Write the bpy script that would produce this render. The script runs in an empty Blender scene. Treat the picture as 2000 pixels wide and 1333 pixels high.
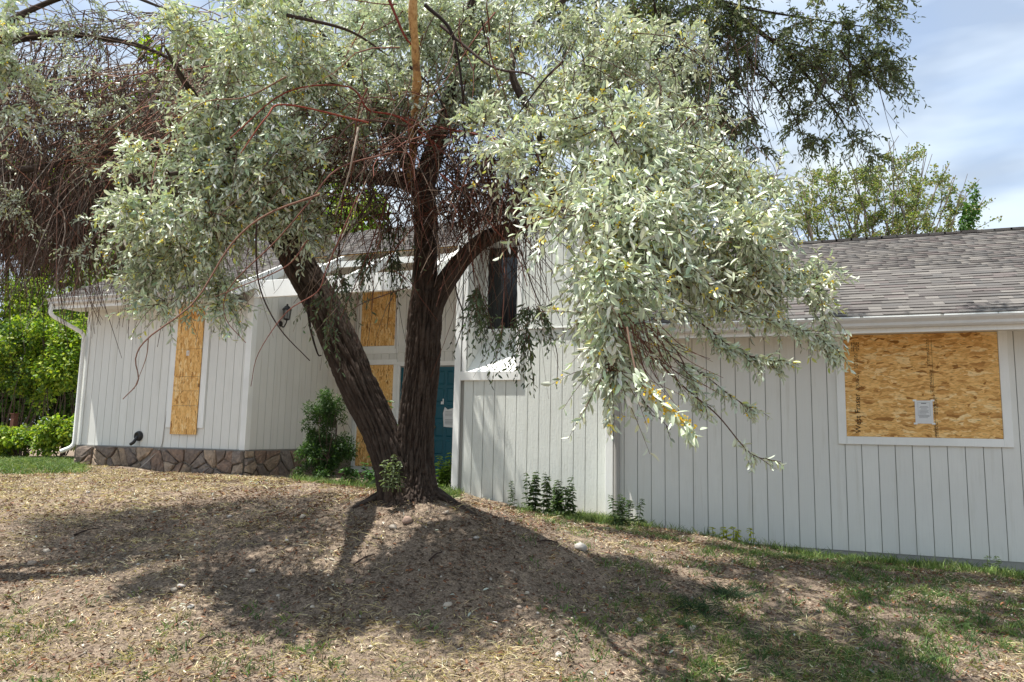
import bpy, math, random
import numpy as np
from mathutils import Vector, Matrix, noise as mnoise

rnd = random.Random(7)
rng = np.random.default_rng(11)
scene = bpy.context.scene
COL = scene.collection

# ------------------------------------------------------------------ camera
FPX = 1444.0
EYE = 1.6
YAW, PITCH, ROLL = math.radians(20.8), math.radians(7.2), 0.020
F = Vector((-math.sin(YAW) * math.cos(PITCH), math.cos(YAW) * math.cos(PITCH), math.sin(PITCH)))
R0 = Vector((math.cos(YAW), math.sin(YAW), 0))
U0 = R0.cross(F)
RR = (R0 * math.cos(ROLL) + U0 * math.sin(ROLL)).normalized()
UU = (U0 * math.cos(ROLL) - R0 * math.sin(ROLL)).normalized()
CAMP = Vector((0, 0, EYE))
cam_data = bpy.data.cameras.new("camera")
cam = bpy.data.objects.new("camera", cam_data)
COL.objects.link(cam)
cam_data.sensor_width = 36.0
cam_data.lens = FPX / 2000.0 * 36.0
cam_data.clip_start = 0.05
cam_data.clip_end = 2000
M = Matrix((RR, UU, -F)).transposed().to_4x4()
M.translation = CAMP
cam.matrix_world = M
scene.camera = cam


def P(u, v, d):
    """world point seen at photo position (u, v) when d metres in front of the camera"""
    u, v, d = float(u), float(v), float(d)
    return CAMP + d * (F + (u - 1000) / FPX * RR - (v - 666.5) / FPX * UU)


# ------------------------------------------------------------------ light
SUN_DIR = Vector((0.31, 0.16, -1.0)).normalized()      # travel direction of the light
world = bpy.data.worlds.new("World")
scene.world = world
world.use_nodes = True
wn = world.node_tree
wn.nodes.clear()


def wnode(t, **kw):
    n = wn.nodes.new(t)
    for k, v in kw.items():
        setattr(n, k, v)
    return n


sky = wnode('ShaderNodeTexSky', sky_type='NISHITA', sun_disc=False)
sky.sun_elevation = math.asin(-SUN_DIR.z)
sky.sun_rotation = math.atan2(-SUN_DIR.x, -SUN_DIR.y)
sky.air_density, sky.dust_density, sky.ozone_density = 1.0, 0.6, 1.2
bg1 = wnode('ShaderNodeBackground')
bg1.inputs[1].default_value = 0.14
bg2 = wnode('ShaderNodeBackground')
bg2.inputs[1].default_value = 1.0
tc = wnode('ShaderNodeTexCoord')
mp = wnode('ShaderNodeMapping')
mp.inputs['Scale'].default_value = (1.0, 1.3, 3.2)
mp.inputs['Rotation'].default_value = (0.1, 0.25, 0.5)
nz = wnode('ShaderNodeTexNoise')
nz.inputs['Scale'].default_value = 2.3
nz.inputs['Detail'].default_value = 5
nz.inputs['Roughness'].default_value = 0.5
nz.inputs['Distortion'].default_value = 0.4
rp = wnode('ShaderNodeValToRGB')
rp.color_ramp.elements[0].position = 0.36
rp.color_ramp.elements[0].color = (0.55, 0.55, 0.55, 1)
rp.color_ramp.elements[1].position = 0.60
rp.color_ramp.elements[1].color = (1, 1, 1, 1)
nz2 = wnode('ShaderNodeTexNoise')
nz2.inputs['Scale'].default_value = 3.4
nz2.inputs['Detail'].default_value = 4
rp2 = wnode('ShaderNodeValToRGB')
rp2.color_ramp.elements[0].position = 0.44
rp2.color_ramp.elements[0].color = (0.30, 0.345, 0.40, 1)
rp2.color_ramp.elements[1].position = 0.60
rp2.color_ramp.elements[1].color = (0.50, 0.55, 0.575, 1)
mx = wnode('ShaderNodeMixShader')
wo = wnode('ShaderNodeOutputWorld')
L = wn.links.new
L(tc.outputs['Generated'], mp.inputs[0])
L(mp.outputs[0], nz.inputs['Vector'])
L(mp.outputs[0], nz2.inputs['Vector'])
L(nz.outputs[0], rp.inputs[0])
L(nz2.outputs[0], rp2.inputs[0])
L(sky.outputs[0], bg1.inputs[0])
L(rp2.outputs[0], bg2.inputs[0])
L(rp.outputs[0], mx.inputs[0])
L(bg1.outputs[0], mx.inputs[1])
L(bg2.outputs[0], mx.inputs[2])
L(mx.outputs[0], wo.inputs[0])

sd = bpy.data.lights.new("sun", 'SUN')
sd.energy = 4.7
sd.angle = math.radians(0.55)
sd.color = (1.0, 0.95, 0.87)
sun = bpy.data.objects.new("sun", sd)
COL.objects.link(sun)
sun.rotation_euler = SUN_DIR.to_track_quat('-Z', 'Y').to_euler()
sun.location = (-5, -4, 20)

vs = scene.view_settings
vs.view_transform = 'Standard'
vs.look = 'None'
vs.exposure = 0.95
vs.gamma = 1
vs.use_curve_mapping = False
scene.cycles.max_bounces = 8
scene.cycles.diffuse_bounces = 4
scene.cycles.transparent_max_bounces = 4

# ------------------------------------------------------------------ materials
MATS = {}


class NT:
    def __init__(s, name, rough=0.7, spec=0.3):
        s.m = bpy.data.materials.new(name)
        s.m.use_nodes = True
        s.t = s.m.node_tree
        s.b = s.t.nodes['Principled BSDF']
        s.b.inputs['Roughness'].default_value = rough
        s.b.inputs['Specular IOR Level'].default_value = spec
        MATS[name] = s.m

    def n(s, t, **kw):
        x = s.t.nodes.new(t)
        for k, v in kw.items():
            if k.startswith('_'):
                x.inputs[k[1:].replace('_', ' ')].default_value = v
            else:
                setattr(x, k, v)
        return x

    def l(s, a, b):
        s.t.links.new(a, b)

    def coords(s, scale=(1, 1, 1), rot=(0, 0, 0), src='Object', loc=(0, 0, 0)):
        if src == 'World':
            c = s.n('ShaderNodeNewGeometry').outputs['Position']
        else:
            c = s.n('ShaderNodeTexCoord').outputs[src]
        m = s.n('ShaderNodeMapping')
        m.inputs['Scale'].default_value = scale
        m.inputs['Rotation'].default_value = rot
        m.inputs['Location'].default_value = loc
        s.l(c, m.inputs[0])
        return m.outputs[0]

    def noise(s, vec, scale=5, detail=4, rough=0.55, dist=0):
        x = s.n('ShaderNodeTexNoise')
        x.inputs['Scale'].default_value = scale
        x.inputs['Detail'].default_value = detail
        x.inputs['Roughness'].default_value = rough
        x.inputs['Distortion'].default_value = dist
        s.l(vec, x.inputs['Vector'])
        return x.outputs[0]

    def ramp(s, fac, stops):
        r = s.n('ShaderNodeValToRGB')
        e = r.color_ramp.elements
        while len(e) < len(stops):
            e.new(0.5)
        for i, (p, c) in enumerate(stops):
            e[i].position = p
            e[i].color = (c[0], c[1], c[2], 1)
        s.l(fac, r.inputs[0])
        return r.outputs[0]

    def mix(s, a, b, fac, mode='MIX'):
        x = s.n('ShaderNodeMix', data_type='RGBA', blend_type=mode)
        for sock, v in ((x.inputs[0], fac), (x.inputs[6], a), (x.inputs[7], b)):
            if hasattr(v, 'node'):
                s.l(v, sock)
            elif isinstance(v, (int, float)):
                sock.default_value = v
            else:
                sock.default_value = (v[0], v[1], v[2], 1)
        return x.outputs[2]

    def color(s, c):
        if hasattr(c, 'node'):
            s.l(c, s.b.inputs['Base Color'])
        else:
            s.b.inputs['Base Color'].default_value = (c[0], c[1], c[2], 1)

    def bump(s, h, strength=0.3, dist=0.01):
        b = s.n('ShaderNodeBump')
        b.inputs['Strength'].default_value = strength
        b.inputs['Distance'].default_value = dist
        s.l(h, b.inputs['Height'])
        s.l(b.outputs[0], s.b.inputs['Normal'])

    def attr(s, name='col'):
        a = s.n('ShaderNodeAttribute')
        a.attribute_name = name
        return a.outputs['Color']


def paint(name, col, rough_tex=0.25, grain=60, dirt=0.12, rough=0.6):
    t = NT(name, rough, 0.3)
    v = t.coords((grain, grain, 3), src='World')
    g = t.noise(v, 1, 5, 0.65)
    w = t.coords((1, 1, 1), src='World')
    big = t.noise(w, 1.7, 5, 0.6)
    fine = t.noise(w, 30, 3, 0.6)
    c1 = t.mix(col, tuple(x * (1 - dirt) for x in col), t.ramp(big, [(0.35, (0, 0, 0)), (0.7, (1, 1, 1))]))
    if name.startswith('siding'):
        oi = t.n('ShaderNodeObjectInfo')
        c1 = t.mix(c1, tuple(x * .90 for x in col), t.ramp(oi.outputs['Random'], [(0, (0, 0, 0)), (1, (.8, .8, .8))]))
        st = t.noise(t.coords((9, 9, .55), src='World', loc=(3, 1, 0)), 1, 5, 0.7)
        c1 = t.mix(c1, (col[0] * .68, col[1] * .66, col[2] * .60), t.ramp(st, [(0.55, (0, 0, 0)), (0.80, (.6, .6, .6))]))
    c2 = t.mix(c1, tuple(x * 0.82 for x in col), t.ramp(g, [(0.52, (0, 0, 0)), (0.75, (0.5, 0.5, 0.5))]))
    t.color(c2)
    h = t.mix(g, fine, 0.35)
    t.bump(h, rough_tex, 0.006)
    return t.m


paint('siding_paint', (0.76, 0.77, 0.735), 0.22, 60, .07)
paint('siding_paint_rough', (0.735, 0.77, 0.73), 1.5, 45, 0.14)
paint('groove_shade_paint', (0.34, 0.34, 0.32), 0.2)  # siding's own paint, darkened to stand for the shade inside the grooves
paint('white_trim', (0.86, 0.88, 0.86), 0.35, 50, 0.10)
paint('gutter_paint', (0.66, 0.65, 0.62), 0.03, 8, 0.10, 0.4)
paint('downspout_paint', (0.40, 0.39, 0.37), 0.03, 8, 0.10, 0.4)
paint('concrete', (0.30, 0.29, 0.27), 0.5, 20, 0.3, 0.9)
paint('door_teal', (0.004, 0.085, 0.12), 0.1, 20, 0.1, 0.35)


def osb(name, horizontal=True):
    t = NT(name, 0.75, 0.2)
    base = t.coords((1, 1, 1), src='World')
    wob = t.noise(base, 3.2, 3, 0.6)
    layers = []
    for k, (ang, sc) in enumerate(((0.15, 1.0), (-0.5, 1.2), (0.85, 0.8))):
        if horizontal:
            v = t.coords((8 * sc, 8 * sc, 33 * sc), (0, ang, 0), 'World', (k * 3.1, 0, k * 1.7))
        else:
            v = t.coords((33 * sc, 33 * sc, 8 * sc), (0, ang, 0), 'World', (k * 3.1, 0, k * 1.7))
        vv = t.n('ShaderNodeVectorMath', operation='ADD')
        sc_ = t.n('ShaderNodeVectorMath', operation='SCALE')
        nn = t.n('ShaderNodeTexNoise')
        nn.inputs['Scale'].default_value = 6.0
        t.l(base, nn.inputs['Vector'])
        t.l(nn.outputs[1], sc_.inputs[0])
        sc_.inputs['Scale'].default_value = 2.6
        t.l(v, vv.inputs[0])
        t.l(sc_.outputs[0], vv.inputs[1])
        vo = t.n('ShaderNodeTexVoronoi')
        vo.inputs['Scale'].default_value = 1.0
        t.l(vv.outputs[0], vo.inputs['Vector'])
        sep = t.n('ShaderNodeSeparateColor')
        t.l(vo.outputs['Color'], sep.inputs[0])
        layers.append(sep.outputs[0])
        if k == 0:
            edge = vo.outputs['Distance']
            pick = sep.outputs[1]
    m1 = t.mix(layers[0], layers[1], t.ramp(pick, [(0.4, (0, 0, 0)), (0.45, (1, 1, 1))]))
    m2 = t.mix(m1, layers[2], t.ramp(wob, [(0.5, (0, 0, 0)), (0.53, (1, 1, 1))]))
    c = t.ramp(m2, [(0.0, (0.28, 0.125, 0.035)), (0.09, (0.60, 0.315, 0.10)), (0.35, (0.78, 0.455, 0.155)),
                    (0.75, (0.90, 0.57, 0.22)), (1.0, (0.95, 0.72, 0.38))])
    gr = t.noise(t.coords((18, 18, 120) if horizontal else (120, 120, 18), src='World'), 1, 3)
    c = t.mix(c, (0.20, 0.09, 0.02), t.ramp(gr, [(0.50, (0, 0, 0)), (0.72, (0.75, 0.75, 0.75))]))
    t.color(c)
    t.bump(m2, 0.5, 0.004)


osb('osb_wood', True)
osb('osb_wood_upright', False)


def simple(name, col, rough=0.7, spec=0.3, var=0.2, scale=8, bump=0.2, metallic=0):
    t = NT(name, rough, spec)
    v = t.coords(src='World')
    n = t.noise(v, scale, 5, 0.6)
    t.color(t.mix(tuple(c * (1 - var) for c in col), tuple(min(1, c * (1 + var)) for c in col), n))
    t.b.inputs['Metallic'].default_value = metallic
    if bump:
        t.bump(n, bump, 0.005)
    return t.m


simple('black_metal', (0.015, 0.015, 0.016), 0.4, 0.5)
simple('brass', (0.35, 0.27, 0.14), 0.35, 0.5, metallic=0.8)
simple('paper', (0.72, 0.74, 0.75), 0.8, 0.2, 0.05, 30, 0.1)
simple('ink', (0.03, 0.025, 0.02), 0.8, 0.1, 0.3, 60, 0)
simple('ink_grey', (0.22, 0.23, 0.24), 0.8, 0.1, 0.2, 60, 0)
simple('glass_dark', (0.010, 0.012, 0.013), 0.06, 0.6, 0.1, 4, 0)
simple('lantern_glass', (0.25, 0.27, 0.27), 0.15, 0.5, 0.2, 40, 0)
t = NT('peeled_wood', 0.75, 0.2)
v = t.coords((40, 40, 4), src='World')
pw = t.noise(v, 1, 6, 0.7, 0.6)
pk = t.noise(t.coords(src='World'), 9, 4, 0.6)
c = t.ramp(pw, [(0.3, (0.20, 0.10, 0.045)), (0.48, (0.47, 0.28, 0.12)), (0.7, (0.62, 0.42, 0.22))])
t.color(t.mix(c, (0.16, 0.08, 0.045), t.ramp(pk, [(0.56, (0, 0, 0)), (0.66, (0.85, 0.85, 0.85))])))
t.bump(pw, 0.7, 0.01)
simple('cable', (0.42, 0.40, 0.37), 0.5, 0.3)
simple('mortar', (0.22, 0.20, 0.175), 0.95, 0.1, 0.3, 20, 0.6)
simple('red_post', (0.13, 0.055, 0.04), 0.9)
for i, c in enumerate([(0.26, 0.19, 0.15), (0.31, 0.24, 0.18), (0.21, 0.17, 0.145), (0.38, 0.30, 0.23), (0.25, 0.215, 0.19)]):
    t = NT('stone_%d' % i, 0.9, 0.15)
    v = t.coords(src='World')
    n = t.noise(v, 14, 6, 0.65, 0.5)
    n2 = t.noise(v, 60, 4, 0.6)
    cc = t.ramp(n, [(0.3, tuple(x * 0.55 for x in c)), (0.55, c), (0.75, (c[0] * 1.6, c[1] * 1.45, c[2] * 1.25))])
    t.color(cc)
    t.bump(t.mix(n, n2, 0.4), 0.8, 0.02)
for i, c in enumerate([(0.62, 0.55, 0.46), (0.50, 0.41, 0.33), (0.42, 0.30, 0.24), (0.56, 0.53, 0.49)]):
    simple('rock_%d' % i, tuple(x * 0.74 for x in c), 0.9, 0.15, 0.3, 25, 0.5)
for i, c in enumerate([(0.130, 0.122, 0.118), (0.150, 0.142, 0.136), (0.105, 0.097, 0.095), (0.185, 0.175, 0.165), (0.140, 0.124, 0.121), (0.122, 0.118, 0.116)]):
    t = NT('shingle_%d' % i, 0.95, 0.1)
    v = t.coords(src='World')
    n = t.noise(v, 220, 2, 0.6)
    n2 = t.noise(v, 2.2, 3, 0.5)
    cc = t.mix(tuple(x * 0.72 for x in c), tuple(x * 1.25 for x in c), n)
    t.color(t.mix(cc, tuple(x * 0.8 for x in c), t.ramp(n2, [(0.4, (0, 0, 0)), (0.7, (0.6, 0.6, 0.6))])))
    t.bump(n, 0.6, 0.004)

# bark
t = NT('bark', 0.95, 0.1)
v = t.coords(src='World')
a = t.attr('col')
n = t.noise(v, 30, 5, 0.7)
t.color(t.mix(t.mix((0.006, 0.005, 0.0045), (0.090, 0.072, 0.061), a), (0.045, 0.026, 0.019), t.ramp(n, [(0.45, (0, 0, 0)), (0.7, (0.7, 0.7, 0.7))])))
t.bump(t.noise(t.coords((70, 70, 9), src='World'), 1, 5, 0.7), 0.9, 0.012)
t = NT('twig', 0.85, 0.2)
t.color(t.attr('col'))


def leafmat(name, trans=0.35, rough=0.55, under=None, spec=0.3, tint=(1.25, 1.35, 0.55)):
    t = NT(name, rough, spec)
    c = t.attr('col')
    if under:
        g = t.n('ShaderNodeNewGeometry')
        c2 = t.mix(c, under, 0.55)
        c = t.mix(c, c2, g.outputs['Backfacing'])
    t.color(c)
    tr = t.n('ShaderNodeBsdfTranslucent')
    t.l(t.mix(c, tint, 1.0, 'MULTIPLY'), tr.inputs[0])
    ms = t.n('ShaderNodeMixShader')
    ms.inputs[0].default_value = trans
    out = [x for x in t.t.nodes if x.type == 'OUTPUT_MATERIAL'][0]
    t.l(t.b.outputs[0], ms.inputs[1])
    t.l(tr.outputs[0], ms.inputs[2])
    t.l(ms.outputs[0], out.inputs[0])
    return t.m


leafmat('silver_leaf', 0.18, 0.45, (0.68, 0.73, 0.63), 0.5, (1.08, 1.18, .72))
leafmat('green_leaf', 0.40, 0.45)
leafmat('shaded_leaf', 0.28, 0.5, None, 0.3, (1.15, 1.25, .6))  # leaf copy for the clumps that carry their shade as colour
leafmat('dry_litter', 0.10, 0.8)
leafmat('grass_blade', 0.30, 0.6)
leafmat('blossom', 0.2, 0.6)

# ground
t = NT('soil', 0.95, 0.1)
v = t.coords(src='World')
n1 = t.noise(v, 0.55, 5, 0.6)
n2 = t.noise(v, 7, 7, 0.7)
n3 = t.noise(v, 60, 4, 0.7)
c = t.ramp(n2, [(0.34, (0.035, 0.024, 0.018)), (0.50, (0.135, 0.097, 0.073)), (0.66, (0.42, 0.32, 0.235))])
c = t.mix(c, (0.34, 0.25, 0.18), t.ramp(n1, [(0.45, (0, 0, 0)), (0.7, (0.6, 0.6, 0.6))]))
c = t.mix(c, t.ramp(n3, [(0.35, (0.06, 0.045, 0.035)), (0.65, (0.48, 0.39, 0.30))]), 0.55)
n4 = t.noise(v, 24, 5, 0.75)
c = t.mix(c, (0.035, 0.025, 0.02), t.ramp(n4, [(0.52, (0, 0, 0)), (0.62, (0.8, 0.8, 0.8))]))
t.color(c)
t.bump(t.mix(t.mix(n2, n3, 0.5), n4, .4), 1.0, 0.05)

# ------------------------------------------------------------------ object helpers
WORLD = {}


def tag(o, label=None, cat=None, group=None, kind=None):
    if label:
        o['label'] = label
    if cat:
        o['category'] = cat
    if group:
        o['group'] = group
    if kind:
        o['kind'] = kind
    return o


def link(o, parent, loc):
    COL.objects.link(o)
    loc = Vector(loc)
    WORLD[o] = loc
    if parent is not None:
        o.parent = parent
        o.location = loc - WORLD[parent]
    else:
        o.location = loc
    return o


def thing(name, loc, label, cat, group=None):
    o = bpy.data.objects.new(name, None)
    o.empty_display_size = 0.2
    link(o, None, loc)
    return tag(o, label, cat, group)


def mesh(name, verts, faces, mats, smooth=False, idx=None, colors=None):
    me = bpy.data.meshes.new(name)
    me.from_pydata([tuple(x) for x in verts], [], faces)
    for m in (mats if isinstance(mats, (list, tuple)) else [mats]):
        me.materials.append(MATS[m])
    if idx is not None:
        me.polygons.foreach_set('material_index', idx)
    if smooth:
        me.polygons.foreach_set('use_smooth', [True] * len(me.polygons))
    if colors is not None:
        at = me.color_attributes.new('col', 'FLOAT_COLOR', 'POINT')
        ca = np.ones((len(me.vertices), 4), np.float32)
        ca[:, :3] = colors
        at.data.foreach_set('color', ca.ravel())
    me.update()
    return me


def npmesh(name, V, Fc, mats, colors=None, smooth=False, idx=None):
    """V (n,3), Fc (m,k) arrays -> mesh quickly"""
    me = bpy.data.meshes.new(name)
    V = np.asarray(V, np.float32)
    Fc = np.asarray(Fc, np.int32)
    m, k = Fc.shape
    me.vertices.add(len(V))
    me.vertices.foreach_set('co', V.ravel())
    me.loops.add(m * k)
    me.loops.foreach_set('vertex_index', Fc.ravel())
    me.polygons.add(m)
    me.polygons.foreach_set('loop_start', np.arange(0, m * k, k, dtype=np.int32))
    me.polygons.foreach_set('loop_total', np.full(m, k, np.int32))
    for mm in (mats if isinstance(mats, (list, tuple)) else [mats]):
        me.materials.append(MATS[mm])
    if idx is not None:
        me.polygons.foreach_set('material_index', np.asarray(idx, np.int32))
    me.update(calc_edges=True)
    me.validate()
    if smooth:
        me.polygons.foreach_set('use_smooth', np.ones(m, bool))
    if colors is not None:
        at = me.color_attributes.new('col', 'FLOAT_COLOR', 'POINT')
        ca = np.ones((len(V), 4), np.float32)
        ca[:, :3] = colors
        at.data.foreach_set('color', ca.ravel())
    return me


def obj(name, me, parent=None, loc=(0, 0, 0), kind=None, label=None):
    o = bpy.data.objects.new(name, me)
    link(o, parent, loc)
    return tag(o, label, None, None, kind)


BOXC = {}
BF = [(0, 3, 2, 1), (4, 5, 6, 7), (0, 1, 5, 4), (1, 2, 6, 5), (2, 3, 7, 6), (3, 0, 4, 7)]


def boxv(x0, x1, y0, y1, z0, z1):
    return [(x0, y0, z0), (x1, y0, z0), (x1, y1, z0), (x0, y1, z0), (x0, y0, z1), (x1, y0, z1), (x1, y1, z1), (x0, y1, z1)]


def box(name, x0, x1, y0, y1, z0, z1, mat, parent, label=None, bevel=0.0):
    """axis box in world coordinates; meshes of equal size shared"""
    key = (round(x1 - x0, 3), round(y1 - y0, 3), round(z1 - z0, 3), mat, bevel)
    if key not in BOXC:
        hx, hy, hz = (x1 - x0) / 2, (y1 - y0) / 2, (z1 - z0) / 2
        if bevel:
            import bmesh
            bm = bmesh.new()
            bmesh.ops.create_cube(bm, size=1)
            for v in bm.verts:
                v.co = Vector((v.co.x * hx * 2, v.co.y * hy * 2, v.co.z * hz * 2))
            bmesh.ops.bevel(bm, geom=bm.edges[:], offset=bevel, segments=1, affect='EDGES')
            me = bpy.data.meshes.new(name)
            bm.to_mesh(me)
            bm.free()
            me.materials.append(MATS[mat])
        else:
            me = mesh(name, boxv(-hx, hx, -hy, hy, -hz, hz), BF, mat)
        BOXC[key] = me
    return obj(name, BOXC[key], parent, ((x0 + x1) / 2, (y0 + y1) / 2, (z0 + z1) / 2), label=label)


def prism_x(name, prof, x0, x1, mat, parent, kind=None, label=None):
    """profile of (y, z) extruded along x"""
    n = len(prof)
    cy = sum(p[0] for p in prof) / n
    cz = sum(p[1] for p in prof) / n
    cx = (x0 + x1) / 2
    V = [(x0 - cx, y - cy, z - cz) for y, z in prof] + [(x1 - cx, y - cy, z - cz) for y, z in prof]
    Fc = [tuple(range(n)), tuple(range(2 * n - 1, n - 1, -1))] + [(i, i + n, (i + 1) % n + n, (i + 1) % n) for i in range(n)]
    return obj(name, mesh(name, V, Fc, mat), parent, (cx, cy, cz), kind, label)


def tubes(Pts, Rad, sides=3, caps=False):
    """Pts (N,K,3), Rad (N,K) -> V, quads"""
    Pts = np.asarray(Pts, float)
    N, K, _ = Pts.shape
    T = np.gradient(Pts, axis=1)
    T /= np.linalg.norm(T, axis=2, keepdims=True) + 1e-9
    ref = np.tile(np.array([0.31, 0.23, 0.92]), (N, K, 1))
    bad = np.abs((T * ref).sum(2)) > 0.93
    ref[bad.any(axis=1)] = np.array([0.9, -0.4, 0.1])
    A = np.cross(T, ref)
    A /= np.linalg.norm(A, axis=2, keepdims=True) + 1e-9
    B = np.cross(T, A)
    ang = np.arange(sides) * 2 * math.pi / sides
    V = Pts[:, :, None, :] + Rad[:, :, None, None] * (np.cos(ang)[None, None, :, None] * A[:, :, None, :] + np.sin(ang)[None, None, :, None] * B[:, :, None, :])
    idx = np.arange(N * K * sides).reshape(N, K, sides)
    a = idx[:, :-1, :]
    b = idx[:, 1:, :]
    a2 = np.roll(a, -1, axis=2)
    b2 = np.roll(b, -1, axis=2)
    Fc = np.stack([a, a2, b2, b], axis=-1).reshape(-1, 4)
    return V.reshape(-1, 3), Fc


def catmull(pts, k):
    """pts list of vectors of any dim -> k samples"""
    p = np.array([tuple(x) for x in pts], float)
    p = np.vstack([2 * p[0] - p[1], p, 2 * p[-1] - p[-2]])
    n = len(p) - 3
    t = np.linspace(0, n - 1e-6, k)
    i = t.astype(int)
    f = (t - i)[:, None]
    a, b, c, d = p[i], p[i + 1], p[i + 2], p[i + 3]
    return 0.5 * ((2 * b) + (-a + c) * f + (2 * a - 5 * b + 4 * c - d) * f ** 2 + (-a + 3 * b - 3 * c + d) * f ** 3)


# ------------------------------------------------------------------ terrain
# (photo column, metres along the view axis, height relative to the eye)
GC = [(0, 4.3, -1.62), (0, 8, -1.08), (0, 11, -.93), (0, 15, -.86), (0, 20, -.85),
      (250, 4.4, -1.62), (250, 6.2, -1.32), (250, 8, -1.0), (250, 11, -.80), (250, 15, -.80),
      (450, 6, -1.30), (450, 8, -.90), (450, 11, -.74), (450, 14, -.86), (450, 17, -.9),
      (500, 4.6, -1.62), (620, 6.0, -1.24), (620, 7.4, -.78), (620, 9.5, -.68), (640, 12, -.86), (650, 16, -.95),
      (800, 4.7, -1.62), (800, 6.0, -1.20), (800, 7.3, -.655), (800, 8.2, -.70), (810, 11, -.93), (850, 17, -.95),
      (930, 7.3, -.72), (930, 12, -.98), (1000, 6.0, -1.22), (1000, 8.2, -.86), (1000, 12, -1.16),
      (1200, 4.8, -1.62), (1200, 6.5, -1.28), (1200, 9, -1.14), (1200, 11.4, -1.27),
      (1400, 7, -1.28), (1400, 10.8, -1.40), (1560, 5.5, -1.55), (1560, 8, -1.32), (1560, 10.5, -1.50),
      (1800, 4.8, -1.62), (1800, 7, -1.42), (1800, 9.8, -1.55), (2050, 5, -1.62), (2050, 7, -1.50), (2050, 9.3, -1.60),
      (2400, 5, -1.62), (2400, 9, -1.62), (1000, 3, -1.62), (1000, 0.2, -1.6), (300, 3, -1.62), (1900, 2.5, -1.62),
      (-300, 4.5, -1.6), (-300, 10, -1.1), (-300, 20, -.9), (-800, 6, -1.5), (-800, 16, -1.0), (3500, 3, -1.62)]
gp = []
hF = Vector((-math.sin(YAW), math.cos(YAW), 0))
for u, d, h in GC:
    p = hF * d + R0 * ((u - 1000) / FPX * d)
    gp.append((p.x, p.y, h + EYE))
gp.append((0, 22, 0.1)); gp.append((-8, 24, 0.6)); gp.append((10, 20, 0.0)); gp.append((-20, 26, .7)); gp.append((0, -8, 0)); gp.append((-10, -8, 0)); gp.append((10, -6, 0))
gp = np.array(gp)


def phi(r):
    return np.sqrt(r * r + 0.8)


_D = np.linalg.norm(gp[:, None, :2] - gp[None, :, :2], axis=2)
_W = np.linalg.solve(phi(_D) - 0.05 * np.eye(len(gp)), gp[:, 2] - 0.3)


def base_height(X, Y):
    X = np.asarray(X, float)
    Y = np.asarray(Y, float)
    sh = X.shape
    x = X.ravel()
    y = Y.ravel()
    out = np.empty(len(x))
    for s in range(0, len(x), 20000):
        d = np.hypot(x[s:s + 20000, None] - gp[None, :, 0], y[s:s + 20000, None] - gp[None, :, 1])
        out[s:s + 20000] = phi(d) @ _W + 0.3
    r = np.hypot(x + 4, y - 9)
    f = np.clip((24 - r) / 8, 0, 1)
    f = f * f * (3 - 2 * f)
    out = np.clip(out, -0.3, 1.3) * f + 0.35 * (1 - f)
    return out.reshape(sh)


def _hash(ix, iy, seed):
    h = np.sin(ix * 127.1 + iy * 311.7 + seed * 74.7) * 43758.5453
    return h - np.floor(h)


def vnoise(x, y, seed=0):
    ix, iy = np.floor(x), np.floor(y)
    fx, fy = x - ix, y - iy
    fx = fx * fx * (3 - 2 * fx)
    fy = fy * fy * (3 - 2 * fy)
    a, b = _hash(ix, iy, seed), _hash(ix + 1, iy, seed)
    c, d = _hash(ix, iy + 1, seed), _hash(ix + 1, iy + 1, seed)
    return (a * (1 - fx) + b * fx) * (1 - fy) + (c * (1 - fx) + d * fx) * fy


def fbm(x, y, o=4, seed=0):
    s = 0
    amp = 1
    tot = 0
    for k in range(o):
        s = s + amp * vnoise(x * 2 ** k, y * 2 ** k, seed + k)
        tot += amp
        amp *= 0.5
    return s / tot


TREE = P(800, 965, 7.2)


def height(X, Y):
    z = base_height(X, Y)
    r = np.hypot(X + 4, Y - 9)
    k = np.clip((20 - r) / 8, 0, 1)
    z = z + k * (0.10 * (fbm(X * 0.8, Y * 0.8, 4, 3) - 0.5) + 0.07 * (fbm(X * 3.3, Y * 3.3, 5, 9) - 0.5))
    rt = np.hypot(X - TREE.x, Y - TREE.y)
    z = z + 0.09 * np.exp(-(rt / 0.55) ** 2) * (0.6 + 0.8 * fbm(X * 3, Y * 3, 2, 5))
    return z


def hz(x, y):
    return float(height(np.array([x]), np.array([y]))[0])


def hit(u, v):
    """where the sight line through photo position (u, v) meets the ground"""
    d = (P(u, v, 1) - CAMP)
    ts = np.linspace(3, 22, 900)
    z = CAMP.z + d.z * ts - height(d.x * ts, d.y * ts)
    k = np.argmax(z < 0)
    if z[k] >= 0:
        return None
    tt = ts[k]
    return Vector((d.x * tt, d.y * tt, hz(d.x * tt, d.y * tt)))


def axis_coords(a, b, step, far0, far1):
    mid = np.arange(a, b + step / 2, step)
    lo, hi = [], []
    s, x = step, a
    while x > far0:
        s *= 1.22
        x -= s
        lo.append(x)
    s, x = step, b
    while x < far1:
        s *= 1.22
        x += s
        hi.append(x)
    return np.concatenate([np.array(lo[::-1]), mid, np.array(hi)])


gx = axis_coords(-10.5, 5.2, 0.045, -400, 400)
gy = axis_coords(2.5, 12.2, 0.045, -300, 500)
GX, GY = np.meshgrid(gx, gy)
GZ = height(GX, GY)
nx, ny = len(gx), len(gy)
V = np.stack([GX, GY, GZ], -1).reshape(-1, 3)
ii = np.arange(nx * ny).reshape(ny, nx)
Fc = np.stack([ii[:-1, :-1], ii[:-1, 1:], ii[1:, 1:], ii[1:, :-1]], -1).reshape(-1, 4)
g = obj('ground', npmesh('ground', V, Fc, 'soil', smooth=True), kind='structure')

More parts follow.
